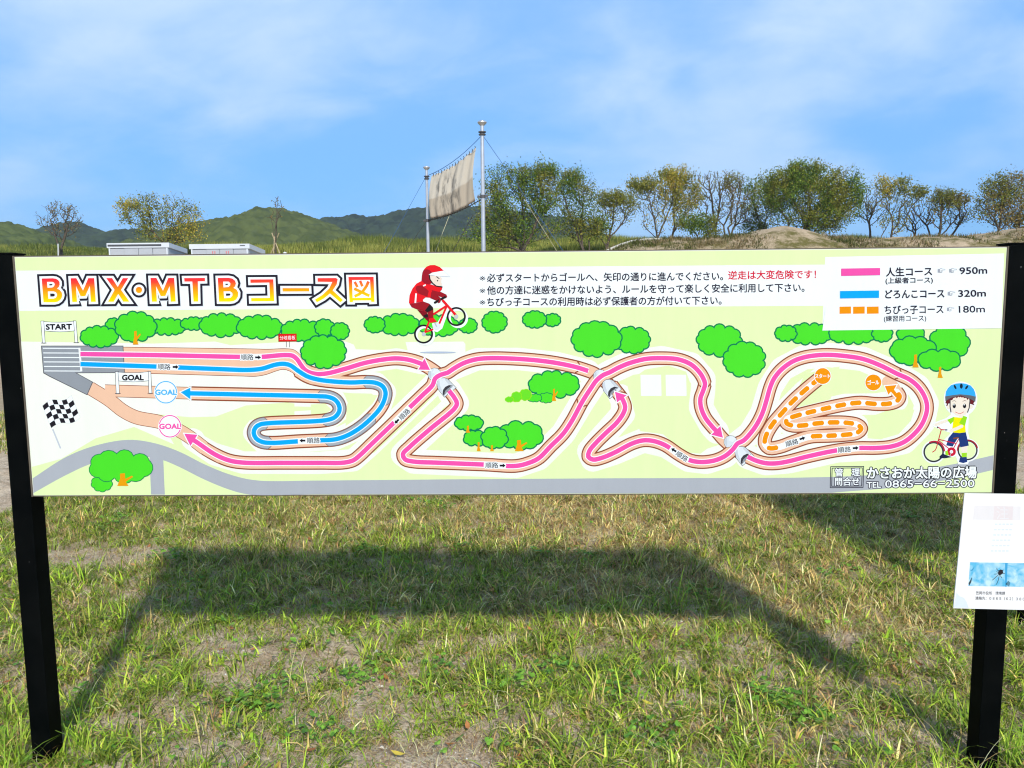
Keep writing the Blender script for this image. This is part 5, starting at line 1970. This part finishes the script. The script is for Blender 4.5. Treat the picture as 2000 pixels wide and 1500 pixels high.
tree(35.0, 1838, [[(1834, 462), (1838, 440), (1840, 415), (1842, 390)], [(1836, 460), (1852, 440), (1872, 415)], [(1856, 462), (1870, 440), (1885, 415)]],
     [(1850, 385, 26, 14, 1.1, 1.4), (1870, 388, 20, 14, 0.8, 1.3), (1840, 395, 30, 24, 1, 0.7), (1875, 410, 24, 30, 1, 0.3), (1845, 420, 40, 24, 1, 0.3), (1842, 372, 14, 6, 0.3, 1.0)],
     'low round tree with brownish thinning leaves, second from the right edge', n_t=380, leaf=5, lsize=0.11, pal=BROWNL, pal2=OLIVE, seed=43, spread=0.10, trunk_r=0.07, r_tip=0.007)
tree(33.0, 1955, [[(1949, 450), (1952, 420), (1958, 390), (1965, 360)], [(1949, 450), (1938, 425), (1925, 410)], [(1988, 445), (1985, 425), (1995, 400)]],
     [(1945, 365, 24, 22, 1, 0.9), (1975, 352, 34, 20, 1.3, 0.8), (1940, 390, 30, 26, 1, 0.9), (1985, 390, 36, 30, 1.5, 1.3), (1925, 410, 26, 20, 0.6, 0.5), (1985, 425, 34, 22, 1, 1.4), (1955, 420, 30, 20, 0.6, 0.6)],
     'wide half leafy tree at the right edge behind the second hump', n_t=560, leaf=6.5, lsize=0.115, pal=OLIVE, pal2=BROWNL, seed=44, spread=0.12, trunk_r=0.09)

# stakes of the sapling and of the bare tree
M_WOOD = simple('stake_wood', lin((176, 158, 128)), 0.85, 0.1, noise=0.25, nscale=12)
M_WHITEP = simple('white_paint', lin((220, 222, 222)), 0.5, 0.3, noise=0.05, nscale=6)


def stake(pxa, pya, pxb, pyb, Y, rad, mat, label, group, dy=0.0):
    A, B_ = on_plane(pxa, pya, Y), on_plane(pxb, pyb, Y + dy)
    d = (B_ - A) / np.linalg.norm(B_ - A)
    P = B_.copy()
    for _ in range(300):
        if P[2] <= float(terrain(P[0], P[1])) - 0.1:
            break
        P = P + d * 0.04
    b = MB()
    b.tube([P - P, (A - P) * 0.5, A - P], [rad, rad * 0.97, rad * 0.92], 8)
    b.tube([(A - P) * 0.9, (A - P) * 0.9 + [0, 0, 0.03]], rad * 1.25, 8)
    o = b.build('stake', mat, None, True)
    o.location = P
    tag(o, label, 'stake', group)


stake(536.5, 462, 534, 497, 30.9, 0.028, M_WOOD, 'pale upright wooden stake tied to the thin young tree', 'stakes of the young tree')
stake(531, 455, 547, 497, 31.1, 0.026, M_WOOD, 'pale wooden stake leaning right across the thin young tree', 'stakes of the young tree', -0.3)
stake(545, 455, 529, 497, 31.2, 0.026, M_WOOD, 'pale wooden stake leaning left across the thin young tree', 'stakes of the young tree', 0.3)
stake(113.5, 476, 113.8, 497, 36.6, 0.03, M_WHITEP, 'white stake standing left of the bare leftmost tree', None)

# pale rim along the left shoulder of the mound
rim = []
for px, py in ((1168, 500), (1180, 493.5), (1195, 485.5), (1212, 478.5), (1235, 471.5), (1262, 468.3), (1295, 467.2)):
    p = on_plane(px, py, MOUND_Y - 0.15)
    rim.append(p)
c = np.mean(rim, axis=0)
b = MB()
b.tube([p - c for p in rim], 0.055, 8)
o = b.build('edging_pipe', simple('pale_pipe', lin((206, 202, 192)), 0.7, 0.2, noise=0.1, nscale=8), None, True)
o.location = c
tag(o, 'pale pipe edging that curves up the left shoulder of the earth mound', 'edging')

# small white capped peg by the sapling
pg = on_plane(556.5, 492, 24.0)
b = MB()
zg = float(terrain(pg[0], 24.0)) - 0.1
b.lathe((0, 0, 0), [(0.03, 0), (0.03, pg[2] - zg - 0.09)], 12)
b.lathe((0, 0, pg[2] - zg - 0.09), [(0.055, 0), (0.065, 0.02), (0.06, 0.07), (0.03, 0.09)], 12)
o = b.build('marker_peg', M_WHITEP, None, True)
o.location = (pg[0], 24.0, zg)
tag(o, 'short white capped peg showing above the board right of the sheds', 'peg')


# ------------------------------------------------------------------ grass and weeds
def blades(P, length, width, lean, az, cols, rng, segs=3, flop=None):
    """P (n,3) roots; returns verts, tris, cols for curved tapered blades"""
    n = len(P)
    d = np.stack([np.cos(az), np.sin(az), np.zeros(n)], 1)
    side = np.stack([-np.sin(az + flop) if flop is not None else -np.sin(az), np.cos(az + flop) if flop is not None else np.cos(az), np.zeros(n)], 1)
    vs = []
    for k in range(segs + 1):
        u = k / segs
        ang = lean * (0.35 + 0.65 * u)              # bends over towards the tip
        h = length * u * np.cos(ang)
        r = length * u * np.sin(ang)
        c = P + d * r[:, None] + np.array([0, 0, 1.0]) * h[:, None]
        if k < segs:
            wd = (width * (1 - 0.75 * u ** 1.6) * 0.5)[:, None]
            vs += [c - side * wd, c + side * wd]
        else:
            vs.append(c)
    m = 2 * segs + 1
    V_ = np.stack(vs, 1).reshape(-1, 3)
    f = []
    for k in range(segs - 1):
        a = 2 * k
        f += [(a, a + 1, a + 3), (a, a + 3, a + 2)]
    a = 2 * (segs - 1)
    f.append((a, a + 1, a + 2))
    T = (np.arange(n)[:, None, None] * m + np.array(f)[None]).reshape(-1, 3)
    return V_, T, np.repeat(cols, m, axis=0)


def pick(pal, n, rng):
    pa = np.array([lin(c) for c in pal])
    return np.clip(pa[rng.integers(0, len(pa), n)] * rng.uniform(1.05, 1.75, (n, 1)), 0, 0.75)


G_BRIGHT = [(146, 170, 52), (126, 156, 46), (160, 176, 68), (112, 144, 44)]
G_MID = [(92, 116, 38), (106, 126, 46), (78, 100, 34), (122, 136, 54)]
G_STRAW = [(196, 178, 124), (176, 156, 104), (206, 192, 146), (160, 134, 88)]
G_BROWN = [(140, 108, 74), (158, 120, 84), (122, 96, 66)]
G_OLIVE = [(136, 136, 60), (120, 124, 54), (152, 148, 74), (104, 110, 46)]


def zones(x, y):
    soil = np.clip(spots(x, y, SOIL_SPOTS), 0, 1)
    straw = np.clip(spots(x, y, STRAW_SPOTS), 0, 1)
    nz = fbm(x * 1.3 + 3, y * 1.3, 77, 3)
    nz2 = fbm(x * 4.6, y * 4.6 + 8, 78, 3)
    soil = np.clip(soil + np.clip((nz2 - 0.55) * 3.4, 0, 0.7) * np.clip(1.5 - y * 0.45, 0.25, 1), 0, 1)
    straw = np.clip(straw * 0.9 + (nz - 0.5) * 1.1 + 0.12 + np.clip((y - 1.8) * 0.08, 0, 0.16), 0, 0.95)
    return soil, straw


def colour_for(x, y, straw, rng, bright=0.55):
    n = len(x)
    r = rng.random(n)
    grn = np.where((rng.random(n) < bright * np.clip(1.15 - np.clip(y, 0, 4) * 0.16, 0.3, 1))[:, None], pick(G_BRIGHT, n, rng), pick(G_MID, n, rng))
    grn = np.where((rng.random(n) < 0.16)[:, None], pick(G_OLIVE, n, rng), grn) * np.array([1.0, 1.0, 0.80])
    st = np.where((rng.random(n) < 0.2)[:, None], pick(G_BROWN, n, rng), pick(G_STRAW, n, rng) * np.array([1.1, 1.03, 0.85]))
    return np.where((r < straw)[:, None], st, grn)


def scatter(n, x0, x1, y0, y1, rng):
    return rng.uniform(x0, x1, n), rng.uniform(y0, y1, n)


rng = np.random.default_rng(5)
VV, TT, CC, nb = [], [], [], 0


def put(v, t, c):
    global nb
    VV.append(v); TT.append(t + nb); CC.append(c)
    nb += len(v)


def near_posts(x, y):
    return (np.abs(np.abs(x) - 1.845) < 0.045) & (np.abs(y - 0.033) < 0.045)


# tufts: low rosettes of broad blades and upright bunches
x, y = scatter(16500, -4.6, 4.6, -0.75, 6.2, rng)
soil, straw = zones(x, y)
keep = rng.random(len(x)) > soil * 0.93
x, y, soil, straw = x[keep], y[keep], soil[keep], straw[keep]
nt_ = len(x)
kind_ = rng.random(nt_)
ros = kind_ < 0.66
big = kind_ > 0.93
nbl = np.where(ros, rng.integers(7, 18, nt_), rng.integers(10, 26, nt_))
idx = np.repeat(np.arange(nt_), nbl)
n = len(idx)
sp = np.where(ros, 0.016, np.where(big, 0.035, 0.024))[idx]
bx, by = x[idx] + rng.normal(size=n) * sp, y[idx] + rng.normal(size=n) * sp
ok = ~near_posts(bx, by)
idx, bx, by = idx[ok], bx[ok], by[ok]
n = len(idx)
az = np.where(ros[idx], rng.uniform(0, 6.283, n), np.arctan2(by - y[idx], bx - x[idx]) + rng.normal(size=n) * 0.8)
wind = rng.uniform(0, 6.283, nt_)[idx]
az = np.where(rng.random(n) < 0.35, wind + rng.normal(size=n) * 0.5, az)
ln = np.where(ros, 0.080, np.where(big, 0.135, 0.072))[idx] * rng.uniform(0.45, 1.5, n) * (1 - 0.35 * soil[idx])
wd = np.where(ros[idx], rng.uniform(0.005, 0.0105, n), rng.uniform(0.003, 0.007, n)) * np.where(big, 1.3, 1.0)[idx]
P = np.stack([bx, by, terrain(bx, by) - 0.004 + np.where(ros[idx], rng.uniform(0, 0.02, n), 0)], 1)
lean = np.where(ros[idx], rng.uniform(0.75, 1.62, n), rng.uniform(0.35, 1.5, n))
st_t = np.clip(straw[idx] * 0.7 + (rng.random(nt_) < 0.12)[idx] * 0.5, 0, 1)
cg = colour_for(bx, by, st_t, rng, 0.6) * rng.uniform(0.6, 1.5, (nt_, 1))[idx]
put(*blades(P, ln, wd, lean, az, cg, rng))
# low sward between the tufts
x, y = scatter(230000, -4.6, 4.6, -0.75, 6.2, rng)
soil, straw = zones(x, y)
keep = (rng.random(len(x)) > soil * 0.97) & ~near_posts(x, y)
x, y, straw = x[keep], y[keep], straw[keep]
n = len(x)
P = np.stack([x, y, terrain(x, y) - 0.003], 1)
put(*blades(P, rng.uniform(0.022, 0.078, n), rng.uniform(0.0026, 0.006, n), rng.uniform(0.5, 1.62, n), rng.uniform(0, 6.283, n), colour_for(x, y, np.clip(straw * 1.0, 0, 1), rng, 0.45), rng))
# crumbs of dry stalk on the bare soil
x, y = scatter(190000, -4.0, 4.0, -0.6, 4.6, rng)
soil, straw = zones(x, y)
keep = (rng.random(len(x)) < soil * 0.9 + 0.12) & ~near_posts(x, y)
x, y = x[keep], y[keep]
n = len(x)
P = np.stack([x, y, terrain(x, y) + rng.uniform(0.002, 0.010, n)], 1)
put(*blades(P, rng.uniform(0.008, 0.035, n), rng.uniform(0.0015, 0.0035, n), rng.uniform(1.2, 1.65, n), rng.uniform(0, 6.283, n), np.where((rng.random(n) < 0.5)[:, None], pick(G_BROWN, n, rng) * 0.9, pick(G_STRAW, n, rng)), rng, 2))
# dead stalks lying about
x, y = scatter(120000, -4.6, 4.6, -0.75, 6.2, rng)
soil, straw = zones(x, y)
keep = (rng.random(len(x)) < 0.38 + 0.7 * straw) & ~near_posts(x, y)
x, y, soil = x[keep], y[keep], soil[keep]
n = len(x)
lying = rng.random(n) < 0.85
P = np.stack([x, y, terrain(x, y) + np.where(lying, rng.uniform(0.003, 0.035, n), -0.003)], 1)
st = np.where((rng.random(n) < 0.28)[:, None], pick(G_BROWN, n, rng), pick(G_STRAW, n, rng))
put(*blades(P, rng.uniform(0.03, 0.12, n), rng.uniform(0.0012, 0.0030, n), np.where(lying, rng.uniform(1.3, 1.62, n), rng.uniform(0.8, 1.5, n)), rng.uniform(0, 6.283, n), st, rng))
# a few long seed stalks and long blades
x, y = scatter(420, -3.6, 3.6, -0.3, 5.0, rng)
keep = ~near_posts(x, y)
x, y = x[keep], y[keep]
n = len(x)
P = np.stack([x, y, terrain(x, y)], 1)
put(*blades(P, rng.uniform(0.14, 0.32, n), rng.uniform(0.002, 0.0034, n), rng.uniform(0.3, 1.45, n), rng.uniform(0, 6.283, n), np.where((rng.random(n) < 0.6)[:, None], pick(G_STRAW, n, rng), pick(G_MID, n, rng)), rng, 5))
# tall tufts about the feet of the posts
for gx, gy, m in ((-1.72, 0.06, 26), (-1.96, 0.0, 22), (-1.9, -0.12, 16), (-1.78, 0.16, 14), (1.95, 0.02, 26), (1.74, 0.05, 12), (1.9, 0.16, 14), (1.99, -0.12, 22), (-2.08, 0.1, 22), (-2.12, -0.15, 24), (-2.2, 0.35, 18)):
    bx, by = gx + rng.normal(size=m) * 0.02, gy + rng.normal(size=m) * 0.02
    P = np.stack([bx, by, terrain(bx, by) - 0.004], 1)
    put(*blades(P, rng.uniform(0.10, 0.24, m), rng.uniform(0.004, 0.0075, m), rng.uniform(0.15, 1.0, m), rng.uniform(0, 6.283, m), pick(G_BRIGHT, m, rng), rng, 4))
P = np.array([(1.71, -0.09, 0.0), (1.74, -0.10, 0.0), (1.95, -0.09, 0.0), (1.66, -0.05, 0.0), (1.90, -0.13, 0.0)])
put(*blades(P, np.array([0.34, 0.26, 0.24, 0.30, 0.16]), np.array([0.0030, 0.0026, 0.0026, 0.0028, 0.0024]), np.array([1.15, 0.9, 1.25, 0.8, 0.7]), np.array([0.1, 0.5, 2.9, 1.9, 2.4]), pick(G_STRAW, 5, rng), rng, 6))
grass = np_mesh('grass', np.concatenate(VV), np.concatenate(TT), [M_GRASS], cols=np.concatenate(CC))
tag(grass, kind='stuff')

# grass further back to the edge of the sandy lot
VV, TT, CC, nb = [], [], [], 0
x, y = scatter(70000, -13, 13, 6.2, 9.6, rng)
keep = rng.random(len(x)) < np.clip((9.4 - y + (fbm(x * 0.6, y * 0.6, 5, 3) - 0.5) * 2.5) / 1.0, 0, 1)
x, y = x[keep], y[keep]
n = len(x)
P = np.stack([x, y, terrain(x, y) - 0.004], 1)
put(*blades(P, rng.uniform(0.05, 0.13, n), rng.uniform(0.006, 0.012, n), rng.uniform(0.2, 1.3, n), rng.uniform(0, 6.283, n), colour_for(x, y, np.full(n, 0.35), rng, 0.4), rng, 2))
# long grass of the bank
x, y = scatter(26000, -34, 36, 36.0, 46.5, rng)
keep = rng.random(len(x)) < 0.45 + 0.55 * fbm(x * 0.35, y * 0.35, 15, 3)
x, y = x[keep], y[keep]
nt_ = len(x)
idx = np.repeat(np.arange(nt_), 11)
n = len(idx)
tall = (0.22 + 0.48 * np.clip((fbm(x * 0.22 + 9, y * 0.22, 19, 3) - 0.3) * 2, 0, 1.2))[idx]
bx, by = x[idx] + rng.normal(size=n) * 0.16, y[idx] + rng.normal(size=n) * 0.16
P = np.stack([bx, by, terrain(bx, by) - 0.02], 1)
tone = fbm(bx * 0.5, by * 0.5, 23, 3)
gcol = np.where((tone + rng.normal(size=n) * 0.12 > 0.5)[:, None], pick([(150, 148, 66), (168, 160, 84), (136, 140, 62)], n, rng), pick([(96, 106, 44), (112, 120, 50), (82, 94, 38)], n, rng))
put(*blades(P, tall * rng.uniform(0.5, 1.2, n), rng.uniform(0.016, 0.032, n), rng.uniform(0.05, 0.75, n), rng.uniform(0, 6.283, n), gcol * np.array([0.82, 0.86, 0.85]), rng, 2))
# weeds on the mound
mx0, mx1 = MPW[1, 0], 21.0
x, y = scatter(9000, mx0, mx1, MOUND_Y - 5.0, MOUND_Y + 2.5, rng)
ht = mound_z(x, y)
keep = (rng.random(len(x)) < np.clip((fbm(x * 0.8, y * 0.8, 51, 3) - 0.42) * 3.4, 0, 1)) & (ht < 4.12 + rng.normal(size=len(x)) * 0.08)
x, y = x[keep], y[keep]
idx = np.repeat(np.arange(len(x)), 9)
n = len(idx)
bx, by = x[idx] + rng.normal(size=n) * 0.10, y[idx] + rng.normal(size=n) * 0.10
P = np.stack([bx, by, mound_z(bx, by) - 0.02], 1)
tone = fbm(bx * 0.9, by * 0.9, 57, 3)
gcol = np.where((tone + rng.normal(size=n) * 0.10 > 0.5)[:, None], pick([(150, 132, 92), (168, 148, 108), (128, 112, 72)], n, rng), pick([(92, 98, 44), (110, 112, 54), (76, 86, 36)], n, rng))
put(*blades(P, rng.uniform(0.06, 0.24, n), rng.uniform(0.014, 0.026, n), rng.uniform(0.2, 1.3, n), rng.uniform(0, 6.283, n), gcol * 0.7, rng, 2))
bg_ = np_mesh('bank_grass', np.concatenate(VV), np.concatenate(TT), [M_GRASS], cols=np.concatenate(CC))
tag(bg_, kind='stuff')

# clover and small round weeds
pts = [on_ground(px, py) for px, py in ((235, 1015), (215, 1030), (330, 1095), (345, 1100), (820, 985), (860, 995), (720, 1085), (900, 1075), (1060, 1090), (1140, 1090), (700, 1330), (740, 1300), (1000, 1340), (1090, 1320), (1230, 1340), (1200, 1370), (1620, 1130), (1660, 1110),
                                        (1500, 1360), (1540, 1370), (1590, 1400), (1350, 1160), (520, 1390), (620, 1450), (1270, 1450), (1780, 1020), (1560, 1010), (470, 1380), (560, 1350), (860, 1310))]
cx, cy = [], []
for gx, gy in pts:
    m = rng.integers(18, 44)
    cx += list(gx + rng.normal(size=m) * 0.06)
    cy += list(gy + rng.normal(size=m) * 0.05)
x, y = scatter(2200, -4, 4, -0.4, 5.5, rng)
sel = fbm(x * 1.7, y * 1.7, 91, 3) > 0.56
cx = np.array(cx + list(x[sel])); cy = np.array(cy + list(y[sel]))
ok = ~near_posts(cx, cy)
cx, cy = cx[ok], cy[ok]
idx = np.repeat(np.arange(len(cx)), 3)
n = len(idx)
a0 = rng.uniform(0, 6.28, len(cx))[idx] + np.tile([0, 2.09, 4.19], len(cx))
rl_ = rng.uniform(0.005, 0.0105, len(cx))[idx]
hz = rng.uniform(0.02, 0.065, len(cx))[idx]
tx, ty = rng.normal(size=len(cx))[idx] * 0.35, rng.normal(size=len(cx))[idx] * 0.35
cxx, cyy = cx[idx] + np.cos(a0) * rl_ * 1.0, cy[idx] + np.sin(a0) * rl_ * 1.0
K = 6
tt = np.arange(K) * 2 * math.pi / K
vx = np.cos(tt)[None] * rl_[:, None]; vy = np.sin(tt)[None] * rl_[:, None]
Vz = (terrain(cx, cy)[idx] + hz)[:, None] + (cxx - cx[idx])[:, None] * tx[:, None] + vx * tx[:, None] + vy * ty[:, None]
vs = np.stack([cxx[:, None] + vx, cyy[:, None] + vy, Vz], 2).reshape(-1, 3)
b_ = np.arange(n)[:, None] * K
f = np.concatenate([b_ + np.array([[0, k, k + 1]]) for k in range(1, K - 1)], 0)
cc = np.repeat(pick([(100, 142, 48), (88, 130, 44), (118, 156, 58), (78, 118, 42)], n, rng), K, axis=0)
cv = np_mesh('clover', vs, f, [M_GRASS], cols=cc)
tag(cv, kind='stuff')

# pebbles and shell bits on the bare soil
x, y = scatter(16000, -3.4, 3.4, -0.4, 4.6, rng)
soil, _ = zones(x, y)
keep = rng.random(len(x)) < 0.05 + soil * 0.8
x, y = x[keep], y[keep]
n = len(x)
octv = np.array([(1, 0, 0), (-1, 0, 0), (0, 1, 0), (0, -1, 0), (0, 0, 1), (0, 0, -1)], float)
octf = np.array([(0, 2, 4), (2, 1, 4), (1, 3, 4), (3, 0, 4), (2, 0, 5), (1, 2, 5), (3, 1, 5), (0, 3, 5)])
s = np.where(rng.random(n) < 0.04, rng.uniform(0.008, 0.016, n), rng.uniform(0.002, 0.006, n))
vs = octv[None] * s[:, None, None] * rng.uniform(0.6, 1.3, (n, 6, 1)) * np.array([1, 1, 0.6])
ca, sa = np.cos(rng.uniform(0, 6.28, n)), np.sin(rng.uniform(0, 6.28, n))
vx = vs[..., 0] * ca[:, None] - vs[..., 1] * sa[:, None]
vy = vs[..., 0] * sa[:, None] + vs[..., 1] * ca[:, None]
vs = np.stack([vx + x[:, None], vy + y[:, None], vs[..., 2] + (terrain(x, y) + s * 0.2)[:, None]], 2).reshape(-1, 3)
f = (np.arange(n)[:, None, None] * 6 + octf[None]).reshape(-1, 3)
pc = np.repeat(pick([(206, 198, 186), (176, 162, 144), (226, 222, 214), (150, 136, 118)], n, rng), 6, axis=0)
pb = np_mesh('gravel', vs, f, [tint_mat('pebble', 0.8, 0.0, 0.2)], cols=np.clip(pc, 0, 0.75))
tag(pb, kind='stuff')

# fallen brown leaves, curled
x, y = scatter(260, -3.2, 3.2, -0.1, 4.2, rng)
keep = ~near_posts(x, y)
x, y = x[keep], y[keep]
n = len(x)
ang = rng.uniform(0, 6.28, n)
s = rng.uniform(0.015, 0.032, n)
prof = np.array([(-1, 0, 0.12), (-0.45, 0.3, 0.0), (0.3, 0.34, 0.05), (1.0, 0, 0.30), (0.3, -0.34, 0.12), (-0.45, -0.3, 0.02), (0, 0, -0.06)])
vx = (prof[None, :, 0] * np.cos(ang)[:, None] - prof[None, :, 1] * np.sin(ang)[:, None]) * s[:, None] + x[:, None]
vy = (prof[None, :, 0] * np.sin(ang)[:, None] + prof[None, :, 1] * np.cos(ang)[:, None]) * s[:, None] + y[:, None]
vz = prof[None, :, 2] * s[:, None] * rng.uniform(0.5, 1.8, (n, 1)) + (terrain(x, y) + rng.uniform(0.012, 0.04, n))[:, None]
vs = np.stack([vx, vy, vz], 2).reshape(-1, 3)
lf = np.array([(6, k, (k + 1) % 6) for k in range(6)])
f = (np.arange(n)[:, None, None] * 7 + lf[None]).reshape(-1, 3)
lc = np.repeat(pick([(168, 112, 66), (142, 92, 58), (190, 146, 92), (198, 168, 70)], n, rng), 7, axis=0)
ll = np_mesh('leaf_litter', vs, f, [M_LEAF], cols=lc)
tag(ll, kind='stuff')


# ------------------------------------------------------------------ thin haze over the far hills
HAZE = 0.0005
b = MB()
b.box(-1550, 1550, -330, 2240, -1.2, 62)
hm = bpy.data.materials.new('haze')
hm.use_nodes = True
ht_ = hm.node_tree
for n_ in list(ht_.nodes):
    ht_.nodes.remove(n_)
pv = N(ht_, 'ShaderNodeVolumePrincipled', i_Density=HAZE, i_Anisotropy=0.2)
pv.inputs['Color'].default_value = (0.86, 0.93, 1.0, 1)
ho = N(ht_, 'ShaderNodeOutputMaterial')
L(ht_, pv.outputs[0], ho.inputs['Volume'])
hz_ = b.build('haze', hm)
tag(hz_, kind='stuff')
